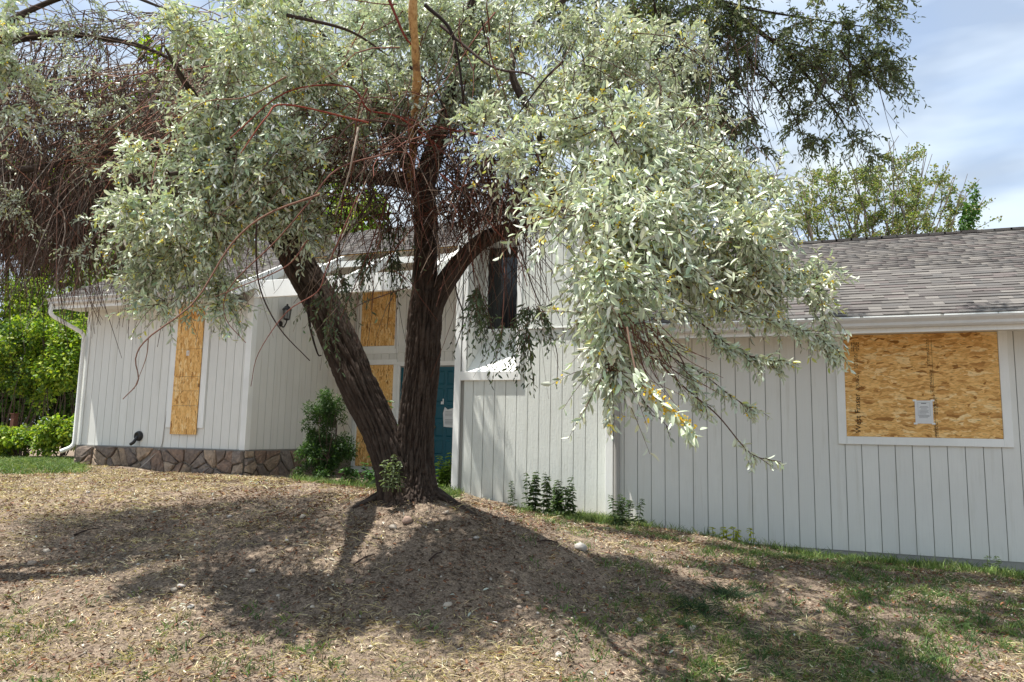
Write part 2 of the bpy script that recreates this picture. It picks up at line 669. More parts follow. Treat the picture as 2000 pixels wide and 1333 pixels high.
# ------------------------------------------------------------------ house
E = EYE
HOUSE = thing('house', (-5.0, 13.0, 0.0), 'single storey light grey house with grooved plank siding, white trim and boarded up windows', 'house')
YL, YR, YM, YB = 11.40, 11.15, 11.32, 15.0
BT = 0.014   # board thickness


def board_wall(x0, x1, yw, z0, z1, holes=(), pitch=0.2032, mat='siding_paint', start=0.0, top=None):
    """grooved siding on a wall that faces the camera; holes are (x0, x1, z0, z1)"""
    x = x0 - start
    while x < x1 - 0.01:
        a, b = max(x, x0) + 0.005, min(x + pitch, x1) - 0.005
        x += pitch
        if b - a < 0.015:
            continue
        # cut the column into sub-columns at the hole edges so that no board overlaps a hole
        cuts = sorted({a, b} | {h[i] for h in holes for i in (0, 1) if a + 0.01 < h[i] < b - 0.01})
        cols = list(zip(cuts[:-1], cuts[1:]))
        for (ca, cb) in cols:
            spans = [(z0, z1 if top is None else top((ca + cb) / 2))]
            for h in holes:
                if h[0] < (ca + cb) / 2 < h[1]:
                    ns = []
                    for s in spans:
                        if h[2] > s[0]:
                            ns.append((s[0], min(h[2], s[1])))
                        if h[3] < s[1]:
                            ns.append((max(h[3], s[0]), s[1]))
                    spans = [s for s in ns if s[1] - s[0] > 0.02]
            for s in spans:
                box('siding_board', ca, cb, yw - BT, yw, s[0], s[1], mat, HOUSE)


def board_wall_side(xw, y0, y1, z0, topf, pitch=0.2032, mat='siding_paint'):
    """siding on the entry's side wall, facing +x, with sloping top"""
    y = y0
    while y < y1 - 0.02:
        a, b = y + 0.005, min(y + pitch, y1) - 0.005
        y += pitch
        za, zb = topf(a), topf(b)
        cy = (a + b) / 2
        V = [(0, a - cy, 0), (BT, a - cy, 0), (BT, b - cy, 0), (0, b - cy, 0),
             (0, a - cy, za - z0), (BT, a - cy, za - z0), (BT, b - cy, zb - z0), (0, b - cy, zb - z0)]
        obj('siding_board', mesh('siding_board', V, BF, mat), HOUSE, (xw, cy, z0))


def roofline(y, y0, z0, p=0.5):
    return z0 + p * (y - y0)


# --- right wing body (pentagon in y/z)
RE, RRG = 10.55, 14.66            # eave edge and ridge lines (y)
RZ = 1.62 + E                     # top of the deck at the eave edge
ridge_z = RZ + 0.5 * (RRG - RE)
back_e = RRG + (RRG - RE)
XR0, XR1 = -2.62, 6.4
prism_x('wall', [(YR, -0.2), (back_e - 0.6, -0.2), (back_e - 0.6, roofline(YR, RE, RZ) - 0.16), (RRG, ridge_z - 0.16), (YR, roofline(YR, RE, RZ) - 0.16)],
        XR0, XR1, 'groove_shade_paint', HOUSE)
WX0, WX1, WZ0, WZ1 = 0.60, 2.60, -0.02 + E, 1.40 + E      # big window, outside of its frame
board_wall(XR0 + 0.11, XR1, YR, -1.455 + E, roofline(YR, RE, RZ) - 0.17, [(WX0 + .03, WX1 - .03, WZ0 + .03, WZ1 + 0.03)], start=0.08)
# foundation strip under the siding
box('foundation', XR0 + 0.02, XR1, YR + 0.004, YR + 0.03, -0.15, -1.46 + E, 'concrete', HOUSE)

# --- left wing body
LE = 10.75
LZ = 2.62 + E
LRG = 15.2
lridge = LZ + 0.5 * (LRG - LE)
lback = LRG + (LRG - LE)
XL0, XL1 = -13.97, -9.68


def lroof(y):
    return roofline(y, LE, LZ)


prism_x('wall', [(YL, -0.2), (lback - .6, -0.2), (lback - .6, lroof(YL) - 0.16), (LRG, lridge - 0.16), (YL, lroof(YL) - 0.16)],
        XL0, XL1, 'groove_shade_paint', HOUSE)
ZB = -0.385 + E      # bottom of the siding
board_wall(XL0 + 0.09, XL1 - 0.10, YL, ZB, lroof(YL) - 0.17, [], start=0.03)
board_wall_side(XL1, YL + 0.10, YB, ZB, lambda y: lroof(y) - 0.17)
for yy in np.arange(YL, lback - .8, 1.2):
    box('siding_board', XL0 - BT, XL0, yy + .01, yy + 1.19, ZB, lroof(YL) - 0.2, 'siding_paint', HOUSE)

# --- entry recess: back wall
XE0, XE1 = XL1, -5.27
prism_x('wall', [(YB, -0.2), (lback - .6, -0.2), (lback - .6, lroof(YL) - 0.16), (LRG, lridge - 0.16), (YB, lroof(YB) - 0.16)],
        XE0 + 0.002, XE1 - 0.002, 'groove_shade_paint', HOUSE)
win_up = (-9.56, -8.50, 1.81 + E, 3.34 + E)
win_lo = (-9.56, -8.50, -.80 + E, 1.67 + E)
door_h = (-8.50, -6.55, -.96 + E, 1.60 + E)
board_wall(XE0 + .02, XE1 - .02, YB, -1.05 + E, lroof(YB) - 0.17, [win_up, win_lo, door_h], start=0.1)
box('band_board', -8.497, XE1 - .02, YB - .035, YB - BT - .001, 1.83 + E, 1.98 + E, 'siding_paint', HOUSE)
# entry floor
box('porch_floor', XE0 + .02, XE1 - .02, YL - 0.1, YB - 0.03, -0.3, -.97 + E, 'concrete', HOUSE)

# --- middle volume, with the recessed tall window (niche)
XM0, XM1 = -5.27, -2.64
NX0, NX1, NZ0, NZ1, ND = -5.10, -4.21, 1.03 + E, 3.45 + E, 0.72
MTOP = 3.62 + E
box('wall', XM0, NX0, YM, 19.0, -0.2, MTOP, 'groove_shade_paint', HOUSE)
box('wall', NX1, XM1, YM, 19.0, -0.2, MTOP, 'groove_shade_paint', HOUSE)
box('wall', NX0 + .001, NX1 - .001, YM, 19.0, -0.2, NZ0 - .02, 'groove_shade_paint', HOUSE)
box('wall', NX0 + .001, NX1 - .001, YM, 19.0, NZ1, MTOP, 'groove_shade_paint', HOUSE)
box('wall', NX0 + .001, NX1 - .001, YM + ND + .03, 19.0, NZ0 - .019, NZ1 - .001, 'groove_shade_paint', HOUSE)
nfr = (NX0 - .06, NX1 + .06, NZ0 - .14, NZ1 + .10)
board_wall(XM0 + .13, XM1, YM, -1.35 + E, 1.73 + E, [nfr], pitch=0.193, mat='siding_paint_rough', start=0.02)
board_wall(XM0 + .13, XM1, YM - .02, 1.731 + E, MTOP, [nfr], pitch=0.193, mat='siding_paint_rough', start=0.02)
box('flashing', nfr[1] + .004, XM1, YM - .046, YM - BT - .002, 1.715 + E, 1.735 + E, 'white_trim', HOUSE)
# left side of the middle volume facing the entry
box('siding_board', XM0 - BT, XM0, YM + .03, YB - .01, -1.1 + E, MTOP - .3, 'siding_paint', HOUSE)

WIN = {}


def part_empty(name, loc, parent, label=None):
    o = bpy.data.objects.new(name, None)
    o.empty_display_size = 0.1
    link(o, parent, loc)
    if label:
        o['label'] = label
    return o


# niche: tall recessed window
nw = part_empty('recessed_window', (NX0, YM, NZ0), HOUSE, 'tall recessed window with dark glass and sloped white sill')
# inner left side with grooves
yy = YM
while yy < YM + ND - 0.02:
    box('side_board', NX0, NX0 + .012, yy + .004, min(yy + .2, YM + ND) - .004, NZ0 - .0, NZ1 - .002, 'siding_paint', nw)
    yy += .2
box('side_board', NX1 - .012, NX1 - .002, YM + .01, YM + ND, NZ0, NZ1 - .002, 'white_trim', nw)
V = [(NX0 + .013, YM - .03, NZ0), (NX1 - .013, YM - .03, NZ0), (NX1 - .013, YM + ND, NZ0 + .62), (NX0 + .013, YM + ND, NZ0 + .62),
     (NX0 + .013, YM - .03, NZ0 - .02), (NX1 - .013, YM - .03, NZ0 - .02), (NX1 - .013, YM + ND, NZ0 - .02), (NX0 + .013, YM + ND, NZ0 - .02)]
V = [(a - NX0, b - YM, c - NZ0) for a, b, c in V]
obj('sill', mesh('sill', V, [(0, 1, 2, 3), (4, 7, 6, 5), (0, 4, 5, 1), (1, 5, 6, 2), (2, 6, 7, 3), (3, 7, 4, 0)], 'white_trim'), nw, (NX0, YM, NZ0))
box('glass_pane', NX0 + .05, NX1 - .013, YM + ND, YM + ND + .02, NZ0 + .82, NZ1 - .05, 'glass_dark', nw)
box('sash', NX0 + .013, NX1 - .013, YM + ND - .02, YM + ND + .025, NZ0 + .74, NZ0 + .82, 'white_trim', nw)
box('sash', NX0 + .013, NX0 + .05, YM + ND - .02, YM + ND + .025, NZ0 + .822, NZ1 - .05, 'white_trim', nw)
box('apron', NX0 + .013, NX1 - .013, YM + ND - .01, YM + ND + .028, NZ0 + .6, NZ0 + .738, 'siding_paint', nw)
box('frame_board', NX0 - .075, NX0, YM - .05, YM - BT + .002, NZ0 + .001, NZ1 + .1, 'white_trim', nw, bevel=.004)
box('frame_board', NX1, NX1 + .085, YM - .05, YM - BT + .002, NZ0 + .001, NZ1 + .1, 'white_trim', nw, bevel=.004)
box('frame_board', NX0 - .10, NX1 + .085, YM - .055, YM - BT + .002, NZ0 - .15, NZ0 - .001, 'white_trim', nw, bevel=.004)
box('frame_board', NX0 + .002, NX1 - .002, YM - .05, YM - BT + .002, NZ1 - .001, NZ1 + .1, 'white_trim', nw, bevel=.004)

# corner boards
box('corner_board', XM0 - .035, XM0 + .075, YM - .06, YM - BT + .001, -1.3 + E, MTOP - .05, 'white_trim', HOUSE, bevel=.004)
box('corner_board', XM0 - .035, XM0 - BT - .001, YM - BT + .002, YM + .10, -1.3 + E, MTOP - .05, 'white_trim', HOUSE, bevel=.004)
box('corner_board', XR0 - .05, XR0 + .065, YR - .035, YR - .002, -1.42 + E, 1.6 + E, 'white_trim', HOUSE, bevel=.004)
box('corner_board', XR0 - .05, XR0 - .001, YR - .001, YM - BT - .002, -1.42 + E, 1.6 + E, 'white_trim', HOUSE)
box('corner_board', XL1 - .10, XL1 + .035, YL - .04, YL - .001, ZB - .01, lroof(YL) - .17, 'white_trim', HOUSE, bevel=.004)
box('corner_board', XL1 + .001, XL1 + .034, YL + .0, YL + .095, ZB - .01, lroof(YL) - .17, 'white_trim', HOUSE, bevel=.004)
box('corner_board', XL0 - .03, XL0 + .085, YL - .035, YL - .001, ZB - .01, lroof(YL) - .17, 'white_trim', HOUSE, bevel=.004)


# --- windows boarded with panels
def frame4(parent, x0, x1, z0, z1, w, yf, yb, bottom=True, top=True):
    box('frame_board', x0, x0 + w, yf, yb, z0, z1, 'white_trim', parent, bevel=.004)
    box('frame_board', x1 - w, x1, yf, yb, z0, z1, 'white_trim', parent, bevel=.004)
    if bottom:
        box('frame_board', x0 + w + .001, x1 - w - .001, yf - .004, yb, z0, z0 + w, 'white_trim', parent, bevel=.004)
    if top:
        box('frame_board', x0 + w + .001, x1 - w - .001, yf - .004, yb, z1 - w, z1, 'white_trim', parent, bevel=.004)


bw = part_empty('window', (WX0, YR, WZ0), HOUSE, 'large window covered by one sheet of strand board')
frame4(bw, WX0 - .02, WX1 + .02, WZ0 - .02, WZ1 + .06, .105, YR - .045, YR - .001, True, False)
pan = box('board_panel', WX0 + .087, WX1 - .087, YR - .03, YR - .012, WZ0 + .087, WZ1 + .05, 'osb_wood', bw)


def text_mesh(body, size, mat):
    cu = bpy.data.curves.new('lettering', 'FONT')
    cu.body = body
    cu.size = size
    cu.extrude = 0.0008
    o = bpy.data.objects.new('lettering', cu)
    COL.objects.link(o)
    bpy.context.view_layer.update()
    dg = bpy.context.evaluated_depsgraph_get()
    me = bpy.data.meshes.new_from_object(o.evaluated_get(dg))
    COL.objects.unlink(o)
    bpy.data.objects.remove(o)
    me.materials.clear()
    me.materials.append(MATS[mat])
    return me


YP = YR - .032
tm = text_mesh("West Fraser", 0.115, 'ink')
for v in tm.vertices:      # stand the text up the board: reading direction +z, facing -y
    x, y, z = v.co
    v.co = (-y * 0.85, -z, x * 0.92)
o = obj('lettering', tm, bw, (WX0 + .265, YP, WZ0 + .13))


def print_marks(name, parent, marks, yp, mat):
    V, Fc = [], []
    for (x0, x1, z0, z1) in marks:
        b = len(V)
        V += [(x0, yp, z0), (x1, yp, z0), (x1, yp, z1), (x0, yp, z1)]
        Fc.append((b, b + 1, b + 2, b + 3))
    o_ = V[0]
    V = [(a - o_[0], 0, c - o_[2]) for a, b, c in V]
    return obj(name, mesh(name, V, Fc, mat), parent, o_, 'stuff' if len(marks) > 4 else None)


marks = []
r2 = random.Random(3)


def strip(xc, z0, z1, n, dash=(0.012, 0.04), gap=(0.008, 0.016), w=0.006):
    for k in range(n):
        z = z0 + r2.uniform(0, .02)
        x = xc + k * 0.016
        while z < z1:
            l_ = r2.uniform(*dash)
            marks.append((x, x + w, z, min(z + l_, z1)))
            z += l_ + r2.uniform(*gap)


strip(WX0 + .225, WZ0 + .72, WZ0 + .95, 3)
strip(WX0 + .215, WZ0 + 1.0, WZ0 + 1.22, 3)
for a in range(9):
    for b_ in range(5):
        if r2.random() < .7:
            marks.append((WX0 + .18 + b_ * .022, WX0 + .193 + b_ * .022, WZ0 + 1.25 + a * .014, WZ0 + 1.259 + a * .014))
strip(WX0 + 1.145, WZ0 + .10, WZ0 + .30, 3)
strip(WX0 + 1.15, WZ0 + .38, WZ0 + .62, 3)
strip(WX0 + 1.12, WZ0 + .68, WZ0 + .98, 2)
strip(WX0 + 1.10, WZ0 + 1.02, WZ0 + 1.40, 2)
marks.append((WX0 + 1.155, WX0 + 1.158, WZ0 + .09, WZ0 + 1.4))
print_marks('print', bw, marks, YP - .001, 'ink')

# upper entry window
uw = part_empty('window', (win_up[0], YB, win_up[2]), HOUSE, 'upper entry window closed with strand board strips')
box('frame_board', win_up[1] - .10, win_up[1], YB - .04, YB - .001, 1.99 + E, 3.34 + E, 'white_trim', uw)
box('frame_board', win_up[0], win_up[0] + .04, YB - .04, YB - .001, 1.99 + E, 3.34 + E, 'white_trim', uw)
box('frame_board', win_up[0], win_up[1], YB - .044, YB - .001, 1.81 + E, 1.988 + E, 'white_trim', uw)
zz = [1.99, 2.50, 2.98, 3.33]
for a, b_ in zip(zz[:-1], zz[1:]):
    box('board_panel', win_up[0] + .042, win_up[1] - .102, YB - .034, YB - .016, a + E + .006, b_ + E, 'osb_wood_upright', uw)
lw = part_empty('window', (win_lo[0], YB, win_lo[2]), HOUSE, 'tall lower entry window closed with strand board')
box('frame_board', win_lo[1] - .10, win_lo[1] - .002, YB - .04, YB - .001, -.93 + E, 1.55 + E, 'white_trim', lw)
box('frame_board', win_lo[0], win_lo[0] + .04, YB - .04, YB - .001, -.80 + E, 1.55 + E, 'white_trim', lw)
box('frame_board', win_lo[0], win_lo[1] - .002, YB - .044, YB - .001, 1.552 + E, 1.67 + E, 'white_trim', lw)
for a, b_ in ((-.79, .36), (.366, 1.545)):
    box('board_panel', win_lo[0] + .042, win_lo[1] - .102, YB - .034, YB - .016, a + E, b_ + E, 'osb_wood_upright', lw)

# door and its fixed leaf
dr = part_empty('front_door', (-7.6, YB, -.94 + E), HOUSE, 'teal front door of small raised panels with a knob')
DZ0, DZ1 = -.94 + E, 1.48 + E


def leaf_door(x0, x1, parent, cols):
    box('door_leaf', x0, x1, YB - .012, YB + .03, DZ0, DZ1, 'door_teal', parent)
    rows = 6
    rh = (DZ1 - DZ0 - .10) / rows
    cw = (x1 - x0 - .10) / cols
    for r_ in range(rows):
        for c_ in range(cols):
            a = x0 + .05 + c_ * cw + .035
            b_ = a + cw - .07
            z = DZ0 + .05 + r_ * rh + .04
            # raised bevelled panel
            y = YB - .012
            V = [(a, y, z), (b_, y, z), (b_, y, z + rh - .08), (a, y, z + rh - .08)]
            i_ = .022
            V += [(a + i_, y - .014, z + i_), (b_ - i_, y - .014, z + i_), (b_ - i_, y - .014, z + rh - .08 - i_), (a + i_, y - .014, z + rh - .08 - i_)]
            V = [(p[0] - a, p[1] - y, p[2] - z) for p in V]
            obj('door_panel', mesh('door_panel', V, [(4, 5, 6, 7), (0, 1, 5, 4), (1, 2, 6, 5), (2, 3, 7, 6), (3, 0, 4, 7)], 'door_teal'), parent, (a, y, z))


leaf_door(-7.58, -6.66, dr, 3)
sl = part_empty('side_door', (-8.4, YB, DZ0), HOUSE, 'teal fixed door leaf beside the front door')
leaf_door(-8.41, -7.64, sl, 3)
box('door_jamb', -7.635, -7.585, YB - .03, YB - .001, DZ0, DZ1 + .03, 'osb_wood_upright', HOUSE)
box('door_jamb', -8.496, -8.42, YB - .045, YB - .001, DZ0, DZ1 + .03, 'white_trim', HOUSE)
box('door_jamb', -6.65, -6.56, YB - .045, YB - .001, DZ0, DZ1 + .03, 'white_trim', HOUSE)
box('door_header', -8.496, -6.56, YB - .05, YB - .001, DZ1 + .032, DZ1 + .13, 'white_trim', HOUSE)
me = mesh('knob', [(0, 0, 0)], [], 'brass')
import bmesh


def lathe(name, prof, seg, mat, axis='z', smooth=True):
    V, Fc = [], []
    for (r_, z) in prof:
        for k in range(seg):
            a = 2 * math.pi * k / seg
            c_, s_ = r_ * math.cos(a), r_ * math.sin(a)
            V.append((c_, s_, z) if axis == 'z' else (c_, -z, s_))
    for i in range(len(prof) - 1):
        for k in range(seg):
            k2 = (k + 1) % seg
            Fc.append((i * seg + k, i * seg + k2, (i + 1) * seg + k2, (i + 1) * seg + k))
    Fc.append(tuple(range(seg - 1, -1, -1)))
    Fc.append(tuple((len(prof) - 1) * seg + k for k in range(seg)))
    return mesh(name, V, Fc, mat, smooth)


obj('knob', lathe('knob', [(.03, 0), (.03, .008), (.012, .012), (.012, .03), (.028, .04), (.033, .055), (.028, .07), (.005, .075)], 14, 'brass', 'y'), dr, (-7.50, YB - .012, .13 + E))

# narrow boarded window on the left wing
sx0, sx1, sz0, sz1 = -11.62, -10.70, .30 + E, 2.46 + E
nwn = part_empty('window', (sx0, YL, sz0), HOUSE, 'narrow window boarded with short strips of strand board')
box('frame_board', sx0 + .0, sx0 + .14, YL - .04, YL - BT - .001, sz0 - .3, sz1, 'white_trim', nwn, bevel=.004)
box('frame_board', sx1 - .12, sx1 + .02, YL - .04, YL - BT - .001, sz0 - .3, sz1, 'white_trim', nwn, bevel=.004)
zz = [-.10, .33, .66, 1.00, 1.62, 2.24, 2.50]
zz = [-.13, .43, .72, 1.0, 1.55, 2.12, 2.44]
for a, b_ in zip(zz[:-1], zz[1:]):
    box('board_panel', sx0 + .145, sx1 - .125, YL - .058, YL - .040, a + E + .005, b_ + E, 'osb_wood_upright', nwn)
print_marks('number_sticker', nwn, [(sx0 + .42, sx0 + .45, 1.42 + E, 1.52 + E), (sx0 + .452, sx0 + .49, 1.50 + E, 1.52 + E), (sx0 + .452, sx0 + .49, 1.42 + E, 1.44 + E), (sx0 + .47, sx0 + .49, 1.442 + E, 1.498 + E)], YL - .0595, 'paper')
print_marks('number_sticker', uw, [(-9.1, -9.04, 3.14 + E, 3.16 + E), (-9.1, -9.085, 3.162 + E, 3.22 + E), (-9.055, -9.04, 3.162 + E, 3.22 + E)], YB - .036, 'paper')
print_marks('number_sticker', dr, [(-7.32, -7.29, .64 + E, .76 + E), (-7.36, -7.322, .64 + E, .70 + E)], YB - .03, 'paper')

# --- eaves, fascia, gutters and roofs
SH = ['shingle_%d' % i for i in range(6)]


def roof_slope(parent, x0, x1, y0, z0, y1, p, singles=0, seed=0, expo=0.128, keep=None, wmin=.13, wmax=.36):
    """shingles from the eave (y0, z0) up to y1 with rise p; the nearest `singles` are objects"""
    r_ = random.Random(seed)
    L_ = (y1 - y0) * math.sqrt(1 + p * p)
    cs, sn = 1 / math.sqrt(1 + p * p), p / math.sqrt(1 + p * p)
    rows = int(L_ / expo)
    V, Fc, MI = [], [], []
    cache = {}
    n_obj = 0
    for r in range(rows):
        s0 = r * expo
        x = x0 - r_.uniform(0, .3)
        while x < x1:
            w = r_.choice([.13, .16, .20, .25, .30, .36])
            a, b = max(x, x0), min(x + w, x1)
            x += w
            if b - a < .02:
                continue
            th = r_.choice([.004, .009, .013])
            m = r_.choices(range(6), [3, 3, 1.6, 2.2, 2, 2])[0]
            ln = min(expo * 1.25, L_ - s0)
            # local: along x, along slope, thickness at the lower edge larger
            single = (singles and n_obj < singles and (keep is None or keep(a, r)))
            q = [(a, s0, 0.002), (b, s0, 0.002), (b, s0 + ln, 0.001), (a, s0 + ln, 0.001), (a, s0, .006 + th), (b, s0, .006 + th), (b, s0 + ln, 0.0035), (a, s0 + ln, 0.0035)]
            vv = [(X_, y0 + s * cs - h_ * sn, z0 + s * sn + h_ * cs) for X_, s, h_ in q]
            if single:
                n_obj += 1
                key = (round(b - a, 3), th, m, round(ln, 3))
                if key not in cache:
                    cache[key] = mesh('shingle', [(p_[0] - vv[0][0], p_[1] - vv[0][1], p_[2] - vv[0][2]) for p_ in vv], BF, SH[m])
                obj('shingle', cache[key], parent, vv[0])
            else:
                bb = len(V)
                V += vv
                Fc += [tuple(bb + i for i in f) for f in BF]
                MI += [m] * 6
    me = npmesh('shingle_field', np.array(V) - np.array(WORLD[parent])[None, :], np.array(Fc), SH, idx=MI)
    o = obj('shingle_field', me, parent, WORLD[parent], kind='stuff')


def slab(name, x0, x1, y0, z0, y1, p, th, mat, parent):
    prof = [(y0, z0 - th), (y1, z0 + p * (y1 - y0) - th), (y1, z0 + p * (y1 - y0)), (y0, z0)]
    return prism_x(name, prof[::-1], x0, x1, mat, parent)


# right wing roof
rf = slab('roof', XR0 - .35, XR1 + .3, RE, RZ, RRG, .5, .10, 'siding_paint', HOUSE)
slab('roof_deck', XR0 - .35, XR1 + .3, back_e, RZ, RRG, -.5, .10, 'shingle_0', HOUSE)
roof_slope(rf, XR0 - .35, XR1 + .3, RE - .02, RZ + .002, RRG + .02, .5, 300, 5, keep=lambda x, r: -1.1 < x < 2.75 and r < 26)
# ridge caps
x = XR0 - .3
while x < XR1:
    box('ridge_cap', x, x + .28, RRG - .13, RRG + .13, ridge_z + rnd.uniform(-.03, -.022), ridge_z + .012 + rnd.uniform(0, .008), 'shingle_%d' % rnd.randrange(6), rf)
    x += .25
fzb = 1.40 + E
box('fascia', XR0 - .33, XR1 + .3, RE + .0, RE + .03, fzb, RZ - .10, 'white_trim', HOUSE)
box('soffit', XR0 - .33, XR1 + .3, RE + .032, YR - .001, 1.455 + E, 1.475 + E, 'siding_paint', HOUSE)
box('rake_board', XR0 - .365, XR0 - .335, RE, YM - .06, fzb, RZ - .1, 'white_trim', HOUSE)


def gutter(x0, x1, yf, zt, parent, mat='gutter_paint'):
    """K profile gutter hanging on a fascia whose front is yf, top zt"""
    pr = [(yf - .001, zt - .125), (yf - .065, zt - .125), (yf - .085, zt - .10), (yf - .085, zt - .065), (yf - .118, zt - .025), (yf - .125, zt),
          (yf - .112, zt), (yf - .107, zt - .022), (yf - .075, zt - .062), (yf - .075, zt - .097), (yf - .06, zt - .115), (yf - .012, zt - .115), (yf - .012, zt), (yf - .001, zt)]
    return prism_x('gutter', pr[::-1], x0, x1, mat, parent)


gutter(XR0 - .30, XR1 + .3, RE, RZ - .035, HOUSE)
# drip edge, painted white and flaking
x = XR0 - .3
while x < XR1:
    w = rnd.uniform(.15, .7)
    box('drip_edge', x, x + w - rnd.choice([.0, .01, .04]), RE - .035, RE - .006, RZ - .028, RZ - .004, 'white_trim', HOUSE)
    x += w
# left wing roof
XLE = -14.28
lf = slab('roof', XLE, XL1 + .02, LE, LZ, LRG, .5, .10, 'siding_paint', HOUSE)
slab('roof_deck', XLE, XE1, lback, LZ, LRG, -.5, .10, 'shingle_1', HOUSE)
roof_slope(lf, XLE, XL1 + .02, LE - .02, LZ + .002, LRG, .5, 0, 9)
box('fascia', XLE, XL1 - .0, LE, LE + .03, 2.38 + E, LZ - .10, 'white_trim', HOUSE)
box('soffit', XLE, XL1 - .15, LE + .032, YL - .001, 2.43 + E, 2.45 + E, 'siding_paint', HOUSE)
gutter(XLE - .02, XL1 + .0, LE, LZ - .035, HOUSE)
box('drip_edge', XLE, XL1, LE - .035, LE - .006, LZ - .028, LZ - .004, 'white_trim', HOUSE)
# rake board of the left wing above the entry, and pergola rafters
def rafter(name, xc, w, y0, y1, dz0, hgt, parent, mat='white_trim'):
    prof = [(y0, lroof(y0) + dz0 - hgt), (y1, lroof(y1) + dz0 - hgt), (y1, lroof(y1) + dz0), (y0, lroof(y0) + dz0)]
    return prism_x(name, prof[::-1], xc - w / 2, xc + w / 2, mat, parent)


rafter('rake_board', XL1 + .045, .045, LE - .01, LRG, .03, .24, HOUSE)
perg = part_empty('entry_canopy', (-7.5, YL, 2.5 + E), HOUSE, 'open white beam canopy over the recessed entry')
box('beam', XL1 + .07, XM0 - .04, YL - .10, YL - .01, 2.50 + E, 2.83 + E, 'white_trim', perg, bevel=.005)
for xc in (-8.48, -7.26):
    rafter('rafter', xc, .075, LE + .25, YB - .05, .02, .20, perg)
rafter('rafter', -5.74, .15, LE - .12, YB - .05, .02, .20, perg)
for xc in (-9.1, -7.9, -6.65, -5.6):
    box('purlin_block', xc - .5, xc + .5, YL + .75, YL + .80, lroof(YL + .75) - .12, lroof(YL + .75), 'white_trim', perg)
# covered rear half of the canopy, strand board seen from below
df = slab('roof', XL1 + .07, XM0 - .02, YL + 1.15, lroof(YL + 1.15) + .035, LRG, .5, .012, 'osb_wood', HOUSE)
roof_slope(df, XL1 + .07, XM0 - .02, YL + 1.13, lroof(YL + 1.15) + .037, LRG, .5, 0, 12)
# middle volume roof
mf = slab('roof', XM0 - .06, XM1 + .15, YM - .06, MTOP - .02, LRG, .5, .10, 'siding_paint', HOUSE)
roof_slope(mf, XM0 - .06, XM1 + .15, YM - .08, MTOP - .018, LRG, .5, 0, 15)
slab('roof_deck', XM0 - .15, XM1 + .15, 19.2, MTOP - .02 + .5 * (LRG - YM + .25) - 2.0, LRG, -.5, .10, 'shingle_1', HOUSE)
mz = lambda y: MTOP - .02 + .5 * (y - YM + .06) - .105
prism_x('gable_wall', [(YM + .01, MTOP - .30), (19.0, MTOP - .30), (19.0, MTOP - .1), (LRG, mz(LRG)), (YM + .01, mz(YM + .01))], XM0 + .004, XM1 - .004, 'siding_paint', HOUSE)
# rear high roof whose gable edge shows above the right wing's ridge
hy0, hz0, hy1 = 15.5, 3.72 + E, 18.2
hf = slab('roof', -4.2, 0.10, hy0, hz0, hy1, .5, .10, 'siding_paint', HOUSE)
roof_slope(hf, -4.2, 0.10, hy0 - .02, hz0 + .002, hy1, .5, 0, 17)
prism_x('wall', [(hy0 + .2, 2), (20.7, 2), (20.7, hz0 - .12), (hy1, hz0 + .5 * (hy1 - hy0) - .12), (hy0 + .2, hz0 - .02)], -4.1, -.05, 'siding_paint', HOUSE)
slab('roof_deck', -4.2, 0.10, 2 * hy1 - hy0, hz0, hy1, -.5, .10, 'shingle_1', HOUSE)
prof = [(hy0, hz0 - .12), (hy1, hz0 + .5 * (hy1 - hy0) - .12), (hy1, hz0 + .5 * (hy1 - hy0) + .01), (hy0, hz0 + .01)]
prism_x('rake_board', prof[::-1], .101, .135, 'black_metal', HOUSE)


# downspouts
def pipe(name, pts, w, mat, parent, k=None):
    """rounded-square downspout through the points"""
    pts = [Vector(p) for p in pts]
    # insert bends
    q = [pts[0]]
    for i in range(1, len(pts) - 1):
        a, b, c = pts[i - 1], pts[i], pts[i + 1]
        r_ = min(.09, (b - a).length / 3, (c - b).length / 3)
        q.append(b + (a - b).normalized() * r_)
        q.append(b + (a - b).normalized() * r_ * .3 + (c - b).normalized() * r_ * .3)
        q.append(b + (c - b).normalized() * r_)
    q.append(pts[-1])
    A = np.array([[tuple(x) for x in q]])
    V, Fc = tubes(A, np.full(A.shape[:2], w), 10)
    o0 = np.array(q[0])
    return obj(name, npmesh(name, V - o0, Fc, mat, smooth=True), parent, q[0])


gyc = LE - .06
pipe('downspout', [(-14.24, gyc, LZ - .15), (-14.24, gyc, LZ - .36), (XL0 + .0, YL - .10, 1.93 + E), (XL0 + .0, YL - .10, ZB - .04), (XL0 - .15, YL - .28, ZB - .15)], .043, 'white_trim', HOUSE)
pipe('downspout', [(XR0 + .13, RE - .06, RZ - .15), (XR0 + .13, RE - .06, RZ - .25), (XR0 + .13, YR - .06, RZ - .75), (XR0 + .13, YR - .06, -1.40 + E)], .045, 'downspout_paint', HOUSE)

# cable on the left wall and the round black vent
pts = catmull([(-11.62, YL - .03, .33 + E), (-11.66, YL - .03, -.1 + E), (-11.70, YL - .03, -.38 + E), (-11.86, YL - .12, -.62 + E), (-12.02, YL - .2, -.80 + E)], 24)
V, Fc = tubes(pts[None], np.full((1, 24), .008), 6)
obj('cable', npmesh('cable', V - pts[0], Fc, 'cable', smooth=True), HOUSE, pts[0])
vent = part_empty('wall_vent', (-12.3, YL - BT, -.18 + E), HOUSE, 'round black vent hood with a hooked spout')
obj('flange', lathe('flange', [(.10, 0), (.10, .03), (.085, .06), (.06, .07), (.05, .05), (.01, .05)], 20, 'black_metal', 'y'), vent, (-12.3, YL - BT, -.18 + E))
pts = catmull([(-12.30, YL - .05, -.20 + E), (-12.31, YL - .10, -.26 + E), (-12.33, YL - .12, -.31 + E), (-12.40, YL - .12, -.345 + E)], 10)
